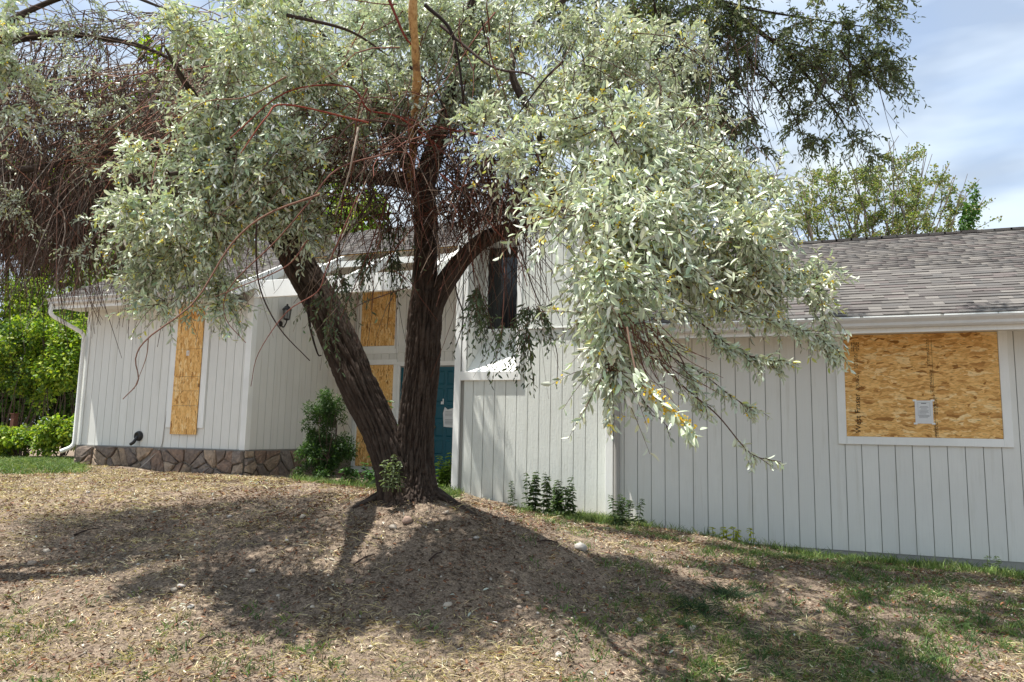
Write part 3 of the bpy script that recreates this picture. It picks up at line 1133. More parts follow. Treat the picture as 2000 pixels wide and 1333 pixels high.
V, Fc = tubes(pts[None], np.full((1, 10), .032), 10)
obj('spout', npmesh('spout', V - pts[0], Fc, 'black_metal', smooth=True), vent, pts[0])

# wall lantern on the entry side wall
lanx, lany, lanz = XL1 + BT, 12.20, 2.38 + E
lan = part_empty('wall_lantern', (lanx, lany, lanz), HOUSE, 'black caged wall lantern on the entry side wall')
obj('back_plate', lathe('back_plate', [(.06, 0), (.06, .02), (.03, .03)], 12, 'black_metal', 'z'), lan, (lanx, lany, lanz - .25))
lan.children[0].rotation_euler = (0, math.radians(90), 0)
pts = catmull([(lanx, lany, lanz - .25), (lanx + .08, lany, lanz - .32), (lanx + .15, lany, lanz - .22), (lanx + .15, lany, lanz - .16)], 14)
V, Fc = tubes(pts[None], np.full((1, 14), .014), 8)
obj('arm', npmesh('arm', V - pts[0], Fc, 'black_metal', smooth=True), lan, pts[0])
lx = lanx + .15
obj('glass', lathe('glass', [(.055, 0), (.075, .17), (.07, .18)], 8, 'lantern_glass', 'z', False), lan, (lx, lany, lanz - .15))
obj('cap', lathe('cap', [(.10, 0), (.095, .015), (.05, .07), (.02, .09), (.02, .11), (.004, .125)], 8, 'black_metal', 'z', False), lan, (lx, lany, lanz + .03))
obj('tray', lathe('tray', [(.03, -.02), (.065, 0), (.065, .012)], 8, 'black_metal', 'z', False), lan, (lx, lany, lanz - .165))
for k in range(8):
    a = 2 * math.pi * k / 8
    p0 = np.array([lx + .06 * math.cos(a), lany + .06 * math.sin(a), lanz - .155])
    p1 = np.array([lx + .082 * math.cos(a), lany + .082 * math.sin(a), lanz + .03])
    V, Fc = tubes(np.array([[p0, p1]]), np.full((1, 2), .006), 4)
    obj('bar', npmesh('bar', V - p0, Fc, 'black_metal'), lan, p0)

# papers fixed on window board and door: things of their own
n1 = thing('paper_notice', (WX0 + 1.0, YP - .003, WZ0 + .27), 'white printed notice taped to the strand board of the big right window', 'notice')
px0, px1, pz0, pz1 = WX0 + .925, WX0 + 1.135, WZ0 + .27, WZ0 + .575
box('sheet', px0, px1, YP - .0045, YP - .003, pz0, pz1, 'paper', n1)
tl = []
for cx_, cz_ in ((px0, pz0), (px1, pz0), (px0, pz1), (px1, pz1)):
    box('tape', cx_ - .022, cx_ + .022, YP - .0062, YP - .0048, cz_ - .012, cz_ + .012, 'white_trim', n1)
mk = []
zc = pz1 - .045
mk.append((px0 + .075, px0 + .135, zc, zc + .012))
zc -= .02
for k, (a, b_) in enumerate([(.06, .15), (.05, .16), (.07, .14), (.05, .16), (.05, .155), (.05, .16), (.05, .13), (.045, .165), (.045, .165), (.045, .15)]):
    zc -= .0165
    mk.append((px0 + a, px0 + b_, zc, zc + .005))
# thin border round the text
bx0, bx1, bz0, bz1 = px0 + .035, px1 - .035, pz0 + .10, pz1 - .03
mk += [(bx0, bx1, bz0, bz0 + .0025), (bx0, bx1, bz1, bz1 + .0025), (bx0, bx0 + .0025, bz0, bz1), (bx1, bx1 + .0025, bz0, bz1)]
print_marks('print', n1, mk, YP - .0055, 'ink_grey')
n2 = thing('paper_notice', (-7.15, YB - .03, .14 + E), 'torn white and tan papers stuck on the teal front door', 'notice')
V = [(0, 0, 0), (.30, 0, -.02), (.32, -.02, .2), (.26, -.015, .42), (.1, -.02, .38), (.02, -.01, .44), (-.02, -.01, .3)]
obj('sheet', mesh('sheet', V, [(0, 1, 2, 6), (6, 2, 3, 4, 5)], 'paper'), n2, (-7.27, YB - .04, .14 + E))
print_marks('print', n2, [(-7.23, -7.0, .20 + E + k * .03, .208 + E + k * .03) for k in range(4)], YB - .062, 'ink_grey')
print_marks('print', n2, [(-7.23, -7.06, .38 + E + k * .03, .386 + E + k * .03) for k in range(4)], YB - .064, 'ink_grey')

# --- stone base: irregular stones by clipped Voronoi cells
sb = part_empty('stone_base', (XL0, YL, ZB - .6), HOUSE, 'base course of irregular brown stones')
box('mortar', XL0 - .02, XL1 + .03, YL - .045, YL - .002, 0.3, ZB - .02, 'mortar', sb)
box('mortar', XL1 + .002, XL1 + .045, YL - .001, YB - .02, 0.3, ZB - .02, 'mortar', sb)
box('sill_shadow_strip', XL0 - .02, XL1 + .04, YL - .03, YL - .002, ZB - .018, ZB - .002, 'groove_shade_paint', sb)


def voronoi_cells(w, h, n, seed):
    r_ = random.Random(seed)
    pts = []
    tries = 0
    while len(pts) < n and tries < 6000:
        tries += 1
        p = (r_.uniform(0, w), r_.uniform(0, h))
        if all(((p[0] - q[0]) / 1.25) ** 2 + (p[1] - q[1]) ** 2 > (0.36 * math.sqrt(w * h / n)) ** 2 for q in pts):
            pts.append(p)
    cells = []
    for i, p in enumerate(pts):
        poly = [(0, 0), (w, 0), (w, h), (0, h)]
        for j, q in enumerate(pts):
            if i == j or abs(p[0] - q[0]) > 1.2:
                continue
            mx_, my_ = (p[0] + q[0]) / 2, (p[1] + q[1]) / 2
            nx_, ny_ = q[0] - p[0], q[1] - p[1]
            out = []
            for k in range(len(poly)):
                a, b = poly[k], poly[(k + 1) % len(poly)]
                da = (a[0] - mx_) * nx_ + (a[1] - my_) * ny_
                db = (b[0] - mx_) * nx_ + (b[1] - my_) * ny_
                if da <= 0:
                    out.append(a)
                if (da < 0) != (db < 0):
                    t_ = da / (da - db)
                    out.append((a[0] + t_ * (b[0] - a[0]), a[1] + t_ * (b[1] - a[1])))
            poly = out
            if len(poly) < 3:
                break
        if len(poly) >= 3:
            cells.append((p, poly))
    return cells


def stones(w, h, n, seed, place):
    r_ = random.Random(seed)
    for c, poly in voronoi_cells(w, h, n, seed):
        k = len(poly)
        sh = lambda f: [(c[0] + (x - c[0]) * f, c[1] + (y - c[1]) * f) for x, y in poly]
        # subdivide the outline a little and roughen
        def ring(f, d):
            out = []
            s = sh(f)
            for i in range(k):
                a, b = s[i], s[(i + 1) % k]
                out.append((a[0], a[1], d))
                out.append(((a[0] + b[0]) / 2 + (c[0] - (a[0] + b[0]) / 2) * -.03, (a[1] + b[1]) / 2 + (c[1] - (a[1] + b[1]) / 2) * -.03, d))
            return out
        dd = r_.uniform(.03, .07)
        rg = [ring(.90, 0), ring(.88, dd * .7), ring(.70, dd)]
        V = []
        for q in rg:
            V += [(a + r_.uniform(-.012, .012), b + r_.uniform(-.012, .012), d + r_.uniform(-.012, .012)) for a, b, d in q]
        m = 2 * k
        Fc = []
        for i in range(2):
            for j in range(m):
                Fc.append((i * m + j, i * m + (j + 1) % m, (i + 1) * m + (j + 1) % m, (i + 1) * m + j))
        V.append((c[0], c[1], dd + r_.uniform(0, .012)))
        for j in range(m):
            Fc.append((2 * m + j, 2 * m + (j + 1) % m, 3 * m))
        W = [place(*v_) for v_ in V]
        o0 = W[-1]
        obj('stone', mesh('stone', [(a[0] - o0[0], a[1] - o0[1], a[2] - o0[2]) for a in W], Fc, 'stone_%d' % r_.randrange(5)), sb, o0)


stones(XL1 - XL0 + .05, .62, 44, 4, lambda a, b, d: (XL0 - .01 + a, YL - .045 - d, ZB - .64 + b))
stones(2.4, .62, 22, 5, lambda a, b, d: (XL1 + .045 + d, YL - .04 + a, ZB - .64 + b))

# ------------------------------------------------------------------ main tree
def displaced_stem(path, rads, seg, rings, seed, furrow=.022, flare=None):
    """a bark covered stem: tube with furrows cut lengthwise.  returns V, F, bark-colour"""
    n = catmull([tuple(p) + (r_,) for p, r_ in zip(path, rads)], rings)
    Pn, Rn = n[:, :3], n[:, 3]
    T = np.gradient(Pn, axis=0)
    T /= np.linalg.norm(T, axis=1, keepdims=True)
    A = np.cross(T, np.array([0.2, -1.0, 0.1]))
    A /= np.linalg.norm(A, axis=1, keepdims=True)
    B = np.cross(T, A)
    s_len = np.concatenate([[0], np.cumsum(np.linalg.norm(np.diff(Pn, axis=0), axis=1))])
    ang = np.arange(seg) * 2 * math.pi / seg
    V = np.empty((rings, seg, 3))
    C = np.empty((rings, seg))
    for i in range(rings):
        rr = Rn[i]
        for j in range(seg):
            a = ang[j] + 0.12 * s_len[i] * 2
            cx_, sx_ = math.cos(a), math.sin(a)
            q = Vector((cx_ * rr * 38 + seed, sx_ * rr * 38, s_len[i] * 2.6))
            f1 = abs(mnoise.noise(q)) * 2
            q2 = Vector((cx_ * rr * 85 + seed, sx_ * rr * 85, s_len[i] * 9 + 5))
            f2 = abs(mnoise.noise(q2)) * 2
            big = mnoise.noise(Vector((cx_ * 1.1 + seed, sx_ * 1.1, s_len[i] * 1.4)))
            ridge = min(1, f1 * 1.5) * .65 + min(1, f2 * 1.5) * .35
            ridge = ridge ** .8
            off = furrow * (ridge - .5) * min(1, rr / .12) + big * rr * .16
            V[i, j] = Pn[i] + (rr + off) * (cx_ * A[i] + sx_ * B[i])
            C[i, j] = ridge
    idx = np.arange(rings * seg).reshape(rings, seg)
    a_ = idx[:-1]
    b_ = idx[1:]
    Fc = np.stack([a_, np.roll(a_, -1, 1), np.roll(b_, -1, 1), b_], -1).reshape(-1, 4)
    return V.reshape(-1, 3), Fc, C.reshape(-1)


def stem_obj(name, px, seg, rings, seed, parent, furrow=.022, label=None):
    """px: list of (u, v, depth, width_px)"""
    path = [P(u, v, d) for u, v, d, w in px]
    rads = [w / 2 / FPX * d for u, v, d, w in px]
    V, Fc, C = displaced_stem(path, rads, seg, rings, seed, furrow)
    o0 = np.array(path[0])
    C3 = np.repeat(np.clip(C, 0, 1)[:, None] ** .9, 3, 1)
    me = npmesh(name, V - o0, Fc, 'bark', colors=C3, smooth=True)
    return obj(name, me, parent, path[0], label=label), path, rads


D0 = 7.2
tbase = P(800, 968, D0)
TR = thing('olive_tree', (tbase.x, tbase.y, hz(tbase.x, tbase.y)), 'large silver leaved tree with a forked dark furrowed trunk in front of the entry', 'tree')
trunk, _, _ = stem_obj('trunk', [(805, 1010, D0, 165), (806, 975, D0, 120), (808, 930, D0, 82), (810, 860, D0, 66), (816, 780, D0, 62), (825, 700, D0, 62), (830, 630, D0, 60), (834, 570, D0, 54)], 180, 200, 3.3, TR, .04)
stem_obj('trunk', [(790, 1000, D0 - .03, 105), (780, 960, D0 - .03, 85), (764, 900, D0 - .02, 70), (738, 830, D0, 66), (702, 755, D0, 66), (668, 680, D0 + .05, 64), (632, 600, D0 + .1, 60), (592, 530, D0 + .15, 56), (555, 465, D0 + .1, 50), (515, 395, D0 - .2, 48), (465, 315, D0 - .5, 32), (410, 235, 6.4, 20), (360, 160, 6.2, 11), (320, 90, 6.0, 3)], 160, 230, 8.1, TR, .04)
stem_obj('limb', [(824, 640, D0, 40), (829, 560, D0, 46), (832, 490, D0, 44), (832, 420, D0, 44), (828, 360, D0, 42), (850, 290, D0 - .2, 34), (880, 190, 6.9, 22), (900, 90, 6.9, 16), (930, -20, 6.8, 12), (980, -90, 6.6, 9)], 70, 150, 5.5, TR, .026)
stem_obj('limb', [(834, 650, D0 - .02, 38), (850, 590, D0, 40), (874, 545, D0 - .02, 38), (912, 498, D0 - .15, 33), (958, 462, D0 - .35, 30), (1030, 440, 6.6, 25), (1090, 400, 6.4, 19), (1160, 360, 6.1, 15), (1250, 330, 5.9, 13), (1340, 350, 5.7, 8), (1430, 420, 5.4, 4)], 64, 130, 9.1, TR, .022)
stem_obj('limb', [(828, 375, D0, 36), (780, 352, D0, 30), (700, 345, 7.0, 24), (620, 345, 6.8, 20), (540, 320, 6.4, 16), (450, 330, 6.0, 12), (330, 340, 5.6, 8)], 40, 80, 2.7, TR, .014)
stem_obj('limb', [(1250, -90, 7.0, 15), (1400, 0, 8.2, 12), (1440, 30, 8.4, 10), (1500, 75, 8.6, 9), (1535, 100, 8.7, 7), (1590, 165, 8.8, 4.5), (1640, 230, 8.8, 3), (1665, 275, 8.8, 2)], 20, 60, 6.7, TR, .004)
stem_obj('limb', [(830, 400, D0, 30), (760, 250, 6.9, 18), (700, 150, 6.7, 13), (620, 60, 6.5, 9), (540, -20, 6.2, 6)], 36, 80, 4.7, TR, .014)
stem_obj('limb', [(1090, 400, 6.0, 20), (1050, 250, 6.0, 18), (1000, 120, 6.2, 14), (1100, 0, 6.4, 12), (1250, -90, 7.0, 12)], 24, 80, 1.7, TR, .008)
# peeled pale broken limb
pth = catmull([tuple(P(u, v, d)) + (w / 2 / FPX * d,) for u, v, d, w in [(800, 362, 6.7, 11), (806, 300, 6.45, 14), (811, 230, 6.2, 15), (812, 150, 5.95, 16), (810, 60, 5.7, 16), (808, -60, 5.5, 16)]], 40)
pth[:, 0] += 0.010 * np.sin(np.arange(40) * .33) + .004 * np.sin(np.arange(40) * .9)
V, Fc = tubes(pth[None, :, :3], (pth[None, :, 3]) * (1 + .16 * np.sin(np.arange(40) * .8) * np.sin(np.arange(40) * .23)), 14)
obj('peeled_limb', npmesh('peeled_limb', V - pth[0, :3], Fc, 'peeled_wood', smooth=True), TR, pth[0, :3], label='pale yellow upright limb stripped of its bark')
# torn end of the limb
c0 = P(801, 350, 6.6)
stub = np.array([[c0, P(797, 340, 6.63), P(803, 322, 6.62), P(806, 310, 6.62)]])
V, Fc = tubes(stub, np.array([[.004, .03, .025, .004]]), 8)
obj('torn_wood', npmesh('torn_wood', V - np.array(c0), Fc, 'peeled_wood'), TR, c0)

# ---- generic leaf/twig makers (numpy)
def rand_unit(n):
    v = rng.normal(size=(n, 3))
    return v / np.linalg.norm(v, axis=1, keepdims=True)


def norm(v):
    return v / (np.linalg.norm(v, axis=-1, keepdims=True) + 1e-9)


def leaves_geom(pos, d, nrm, ln, wd, fold=.25, droop=.15):
    """6-vertex oblong leaves folded along the midrib"""
    d = norm(d)
    nrm = norm(nrm - (nrm * d).sum(1, keepdims=True) * d)
    s = np.cross(d, nrm)
    ln = ln[:, None]
    wd = wd[:, None]
    up = nrm * (wd * fold)
    sag = -nrm * ln * droop
    B = pos
    T = pos + d * ln + sag
    L1 = pos + d * ln * .32 - s * wd * .46 + up + sag * .1
    L2 = pos + d * ln * .70 - s * wd * .40 + up + sag * .5
    R1 = pos + d * ln * .32 + s * wd * .46 + up + sag * .1
    R2 = pos + d * ln * .70 + s * wd * .40 + up + sag * .5
    V = np.stack([B, L1, L2, T, R2, R1], 1).reshape(-1, 3)
    i = np.arange(len(pos))[:, None] * 6
    Fc = np.stack([i + np.array([[0, 3, 2, 1]]), i + np.array([[0, 5, 4, 3]])], 1).reshape(-1, 4)
    return V, Fc


class Acc:
    def __init__(s):
        s.V, s.F, s.C, s.n = [], [], [], 0

    def add(s, V, Fc, C):
        if C.ndim == 1:
            C = np.tile(C, (len(V), 1))
        s.V.append(V)
        s.F.append(Fc + s.n)
        s.C.append(C)
        s.n += len(V)

    def build(s, name, mat, parent, kind=None, label=None, smooth=False):
        o0 = np.array(WORLD[parent]) if parent is not None else np.zeros(3)
        V = np.concatenate(s.V) - o0
        me = npmesh(name, V, np.concatenate(s.F), mat, colors=np.concatenate(s.C), smooth=smooth)
        return obj(name, me, parent, o0, kind, label)


SILVER = np.array([0.52, 0.59, 0.44])
SHADE_GREEN = np.array([0.11, 0.15, 0.09])


def sprays(n, centers, dirs, length, leafL, leafN, acc_leaf, acc_twig, base=SILVER, var=.25, droop=.6, yellow=0., flowers=None, fl_prob=0., twig_col=(.10, .055, .035), warm=.1):
    """n leafy shoots. centers, dirs (n,3); length (n,) ; leafL leaf length"""
    K = 6
    tt = np.linspace(0, 1, K)
    dirs = norm(dirs)
    pts = np.empty((n, K, 3))
    curl = rand_unit(n) * .35
    for k, t_ in enumerate(tt):
        pts[:, k] = centers + length[:, None] * (dirs * t_ + curl * t_ * t_ * .6 + np.array([0, 0, -1]) * droop * t_ * t_ * .6)
    rad = np.linspace(.0032, .0011, K)[None, :] * np.ones((n, 1))
    V, Fc = tubes(pts, rad, 3)
    tc_ = np.array(twig_col)[None] * rng.uniform(.6, 1.5, (n, 1))
    acc_twig.add(V, Fc, np.repeat(tc_, K * 3, 0))
    # leaves
    tl_ = np.tile(np.linspace(.08, 1.0, leafN), (n, 1)) + rng.uniform(-.03, .03, (n, leafN))
    tl_ = np.clip(tl_, 0, .999)
    i = (tl_ * (K - 1)).astype(int)
    f = (tl_ * (K - 1) - i)[..., None]
    ar = np.arange(n)[:, None]
    pos = pts[ar, i] * (1 - f) + pts[ar, i + 1] * f
    tan = norm(pts[ar, i + 1] - pts[ar, i])
    side = norm(np.cross(tan, np.array([0.1, 0.2, 1.0])))
    side2 = np.cross(side, tan)
    ph = np.arange(leafN)[None, :] * 2.4 + rng.uniform(0, 6.28, (n, 1))
    out = np.cos(ph)[..., None] * side + np.sin(ph)[..., None] * side2
    spread = rng.uniform(.5, 1.1, (n, leafN))[..., None]
    d = norm(tan * .8 + out * spread + np.array([0, 0, -.25]) + rng.normal(0, .18, (n, leafN, 3)))
    nr = norm(-out * .3 + tan * .2 + np.array([0, 0, .55]) + rng.normal(0, .75, (n, leafN, 3)))
    ll = leafL * rng.uniform(.65, 1.25, (n, leafN)) * (1 - .2 * tl_)
    ww = ll * rng.uniform(.25, .40, (n, leafN))
    V, Fc = leaves_geom(pos.reshape(-1, 3), d.reshape(-1, 3), nr.reshape(-1, 3), ll.ravel(), ww.ravel())
    N = n * leafN
    br = np.exp(rng.normal(0, var, N))[:, None]
    sp = np.repeat(np.exp(rng.normal(0, .14, n)), leafN)[:, None]
    col = base[None] * br * sp
    yel = (rng.random(N) < yellow)[:, None]
    col = np.where(yel, col * np.array([1.25, 1.15, .45]), col)
    col = col * (1 + rng.normal(0, .05, (N, 3)))
    acc_leaf.add(V, Fc, np.repeat(np.clip(col, 0.01, .8), 6, 0))
    # blossoms: small four-pointed yellow tubes as crossed petals
    if flowers is not None and fl_prob > 0:
        pick = rng.random((n, leafN)) < fl_prob
        pp = pos[pick]
        pp = np.repeat(pp, 5, 0) + rng.normal(0, .009, (len(pp) * 5, 3))
        m = len(pp)
        dd = rand_unit(m)
        V, Fc = leaves_geom(pp, dd, rand_unit(m), rng.uniform(.015, .023, m), rng.uniform(.009, .014, m), .1, 0)
        cc = np.array([.85, .62, .05])[None] * rng.uniform(.6, 1.2, (m, 1))
        flowers.add(V, Fc, np.repeat(cc, 6, 0))
    return pts


LEAF, TWIG, FLOW, DLEAF = Acc(), Acc(), Acc(), Acc()


def blob(u, v, ru, rv, d, rd, n, leafL=.066, leafN=13, base=SILVER, outward=None, droop=.6, yellow=.05, fl=.03, length=(.16, .34), var=.25, twc=(.10, .055, .035), accL=None, accT=None):
    """n shoots in an ellipsoid centred at photo position (u, v), depth d; ru, rv in photo pixels at that depth"""
    m = max(2, n // 15)
    sub = rand_unit(m) * (rng.random((m, 1)) ** (1 / 2.0))
    q = sub[rng.integers(0, m, n)] * .95 + rng.normal(0, .15, (n, 3))
    c = np.array(P(u, v, d))
    sx, sz = ru / FPX * d, rv / FPX * d
    pos = c + q[:, :1] * sx * np.array(RR) + q[:, 1:2] * sz * np.array(UU) + q[:, 2:3] * rd * np.array(F)
    dirs = q * .7 + rng.normal(0, .55, (n, 3))
    wdir = dirs[:, :1] * np.array(RR) + dirs[:, 1:2] * np.array(UU) - dirs[:, 2:3] * np.array(F) * -1
    if outward is not None:
        wdir = wdir + np.array(outward)
    sprays(n, pos, wdir, rng.uniform(length[0], length[1], n), leafL, leafN, accL or LEAF, accT or TWIG, base, var, droop, yellow, FLOW if fl else None, fl, twc)


# right hand mass
G2 = np.array([0.49, 0.55, 0.41])
for a in [
    (1110, 60, 100, 70, 5.4, .5, 120), (1200, 150, 110, 90, 5.0, .5, 170), (1090, 190, 90, 80, 4.9, .4, 120),
    (1300, 120, 90, 80, 5.4, .5, 90), (1180, 300, 120, 90, 4.1, .4, 190), (1320, 300, 120, 90, 4.4, .45, 190),
    (1060, 290, 90, 60, 4.3, .3, 90), (1430, 370, 70, 70, 4.6, .4, 110), (1140, 430, 80, 60, 3.7, .3, 100),
    (1260, 430, 110, 80, 3.8, .4, 170), (1400, 470, 100, 80, 4.2, .4, 170), (1490, 500, 60, 80, 4.5, .35, 110),
    (1160, 550, 70, 60, 3.5, .3, 95), (1280, 545, 90, 50, 3.7, .3, 100), (1420, 570, 90, 50, 4.1, .3, 105), (1530, 590, 50, 50, 4.3, .3, 75),
    (1170, 650, 45, 45, 3.35, .2, 60), (1185, 720, 30, 40, 3.3, .12, 34), (1380, 250, 90, 60, 5.0, .4, 80),
    (970, 60, 90, 60, 5.8, .4, 90), (1000, 170, 60, 60, 5.4, .3, 60), (960, 270, 50, 40, 4.6, .2, 40)]:
    blob(a[0] + (12 if a[0] < 1200 else 0), a[1] - (25 if a[1] > 520 else 0), *a[2:4], a[4] * 1.17, a[5] * 1.0, int(a[6] * .96), leafL=.074, base=SILVER if a[4] < 4.6 else G2, fl=.04 if a[4] < 4.6 else .03, var=.42)
# left hand mass
for a in [
    (560, 40, 130, 60, 5.0, .4, 105), (480, 110, 90, 60, 4.9, .3, 75), (610, 130, 100, 70, 5.1, .35, 95), (400, 60, 80, 50, 5.1, .4, 60), (320, 70, 60, 40, 5.0, .3, 50),
    (700, 60, 90, 60, 5.9, .4, 80), (660, 200, 80, 70, 5.4, .4, 80), (520, 220, 110, 80, 5.0, .4, 130), (410, 250, 70, 60, 4.9, .3, 80),
    (300, 330, 80, 50, 4.9, .3, 95), (420, 350, 120, 70, 4.8, .4, 170), (560, 330, 90, 70, 5.0, .4, 100), (620, 260, 80, 60, 5.3, .3, 60),
    (260, 430, 60, 50, 5.0, .3, 80), (360, 450, 110, 60, 4.9, .35, 130), (480, 425, 75, 42, 5.0, .3, 66), (580, 395, 50, 40, 5.3, .3, 36),
    (240, 510, 50, 50, 5.2, .3, 65), (330, 540, 80, 50, 5.1, .3, 90), (420, 515, 50, 35, 5.1, .25, 28), (380, 600, 55, 35, 5.0, .2, 50), (310, 610, 30, 20, 5.0, .15, 16),
    (60, 110, 50, 40, 5.4, .3, 50), (25, 200, 30, 80, 5.3, .3, 50), (30, 40, 40, 40, 5.6, .3, 20)]:
    blob(a[0] + (26 if 150 < a[0] < 500 else 0), a[1] - (14 if a[1] > 300 else 0), *a[2:4], a[4] * 1.20, a[5], int(a[6] * 1.08), leafL=.074, base=SILVER * np.array([1.0, 1.03, 1.0]), fl=.03, yellow=.10, var=.42)
# shaded centre, further back
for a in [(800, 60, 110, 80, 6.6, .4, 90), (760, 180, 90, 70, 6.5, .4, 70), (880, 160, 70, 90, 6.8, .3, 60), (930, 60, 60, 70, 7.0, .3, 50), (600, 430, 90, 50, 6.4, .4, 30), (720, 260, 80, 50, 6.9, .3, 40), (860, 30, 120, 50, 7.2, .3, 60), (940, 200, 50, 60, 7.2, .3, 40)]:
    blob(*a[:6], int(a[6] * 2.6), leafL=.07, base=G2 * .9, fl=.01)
# hanging shoots in shade, the shade put into their leaf colour
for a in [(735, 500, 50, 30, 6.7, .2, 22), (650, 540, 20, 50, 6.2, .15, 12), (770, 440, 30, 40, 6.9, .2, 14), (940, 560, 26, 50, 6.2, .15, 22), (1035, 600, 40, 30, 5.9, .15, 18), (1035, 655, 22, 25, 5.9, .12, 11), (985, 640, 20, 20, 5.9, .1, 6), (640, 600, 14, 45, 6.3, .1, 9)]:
    blob(*a[:6], int(a[6] * 1.2), leafL=.06, base=SHADE_GREEN, fl=0, outward=(0, 0, -1.3), droop=.9, yellow=.02, accL=DLEAF)
# high foliage to the upper right, its backlit shade put into the leaf colour
BACKLIT_GREEN = np.array([0.13, 0.16, 0.10])
for a in [(1250, 40, 130, 60, 8.0, .6, 150), (1400, 60, 90, 80, 8.3, .6, 120), (1330, 150, 90, 80, 8.0, .5, 130), (1430, 190, 60, 60, 8.4, .4, 60),
          (1500, 60, 70, 50, 8.5, .5, 55), (1610, 60, 90, 50, 8.7, .5, 95), (1700, 40, 70, 50, 8.8, .4, 60), (1690, 140, 70, 50, 8.8, .4, 95),
          (1570, 150, 60, 50, 8.7, .4, 50), (1640, 200, 50, 25, 8.8, .3, 24), (1570, 240, 30, 35, 8.8, .3, 28), (1450, 250, 60, 14, 8.2, .3, 26), (1665, 270, 22, 22, 8.8, .2, 12),
          (1600, 270, 20, 12, 8.8, .2, 7), (1100, 30, 90, 50, 7.4, .4, 60), (1700, 300, 16, 14, 8.8, .1, 6), (1480, 290, 14, 10, 8.0, .1, 4)]:
    blob(*a[:6], int(a[6] * 1.7), leafL=.07, base=BACKLIT_GREEN * 1.15, fl=0, yellow=.06, droop=.9, accL=DLEAF)

# finer limbs among the high foliage
for px, w in [([(1400, 0, 8.2), (1480, 20, 8.4), (1600, 40, 8.7), (1740, 60, 8.8)], 6), ([(1500, 75, 8.6), (1560, 90, 8.7), (1640, 110, 8.8), (1740, 190, 8.8)], 5),
              ([(1440, 30, 8.4), (1460, 110, 8.4), (1530, 190, 8.5), (1570, 270, 8.6)], 6), ([(1430, 25, 8.4), (1400, 110, 8.3), (1430, 180, 8.3), (1500, 250, 8.3)], 4),
              ([(1250, -90, 7.0), (1280, 20, 7.4), (1290, 120, 7.8), (1330, 220, 8.0)], 7), ([(1250, -90, 7.0), (1180, -20, 7.0), (1150, 60, 7.2)], 8)]:
    pts = catmull([tuple(P(*q)) for q in px], 30)
    V, Fc = tubes(pts[None], np.linspace(w / 2 / FPX * 8.5, w / 7 / FPX * 8.5, 30)[None], 6)
    TWIG.add(V, Fc, np.array([.035, .026, .022]))


def wblob(x, y, z, rx, ry, rz, n, leafL=.09, base=G2):
    m = max(2, n // 14)
    sub = rand_unit(m) * (rng.random((m, 1)) ** .45)
    q = sub[rng.integers(0, m, n)] + rng.normal(0, .16, (n, 3))
    pos = np.array([x, y, z]) + q * np.array([rx, ry, rz])
    sprays(n, pos, q * .6 + rng.normal(0, .6, (n, 3)), rng.uniform(.25, .5, n), leafL, 11, LEAF, TWIG, base, .25, .6, .05)


# unseen crown clumps added to shade the slope, above the picture's upper edge
for k in range(58):
    x = -4.6 + 8.6 * ((k * .618) % 1)
    y = rnd.uniform(5.6, 9.2) - .20 * x
    if (x < -2.6 and y < 7.4) or (x > 1.2 and k % 2):
        continue
    z = rnd.uniform(6.3, 8.2) + max(0, y - 6.5) * .8
    wblob(x, y, z, rnd.uniform(.45, .9), rnd.uniform(.45, .8), rnd.uniform(.3, .5), 56, leafL=.12)
for k in range(15):  # more crown clumps, added to cast shade on the left crest
    wblob(rnd.uniform(-8.4, -4.6), rnd.uniform(7.6, 10.4), rnd.uniform(6.4, 8.2), rnd.uniform(.45, .8), rnd.uniform(.45, .7), .35, 34, leafL=.11)
stem_obj('limb', [(900, 90, 6.9, 12), (960, -120, 6.6, 10), (1000, -330, 6.2, 8), (1100, -500, 6.0, 5)], 16, 40, 31, TR, .006)
stem_obj('limb', [(1250, -90, 7.0, 14), (1400, -220, 6.8, 12), (1500, -380, 6.6, 8)], 16, 40, 33, TR, .006)
stem_obj('limb', [(620, 60, 6.5, 8), (520, -120, 5.8, 12), (450, -300, 6.0, 8)], 16, 40, 35, TR, .006)

# ---- branches that droop right of the trunk, with leaves along them
NEARLEAF = []


def leafy_branch(px, r0, leafL, n_sh, base=SILVER, fl=.03, near=False, shootL=(.08, .18), leafN=11):
    px = [(u, v, d * 1.13) for u, v, d in px]
    leafL = leafL * 1.12
    pts = catmull([tuple(P(u, v, d)) for u, v, d in px], 40)
    rad = np.linspace(r0, .0015, 40)[None]
    V, Fc = tubes(pts[None], rad, 6)
    TWIG.add(V, Fc, np.array([.085, .048, .035]))
    t_ = rng.uniform(.12, 1, n_sh)
    i = np.minimum((t_ * 39).astype(int), 38)
    pos = pts[i]
    tan = norm(pts[np.minimum(i + 1, 39)] - pts[i])
    dirs = tan * .9 + rng.normal(0, .5, (n_sh, 3)) + np.array([0, 0, -.25])
    sprays(n_sh, pos, dirs, rng.uniform(shootL[0], shootL[1], n_sh), leafL, leafN, LEAF, TWIG, base, .22, .5, .05, FLOW, fl)
    return pts


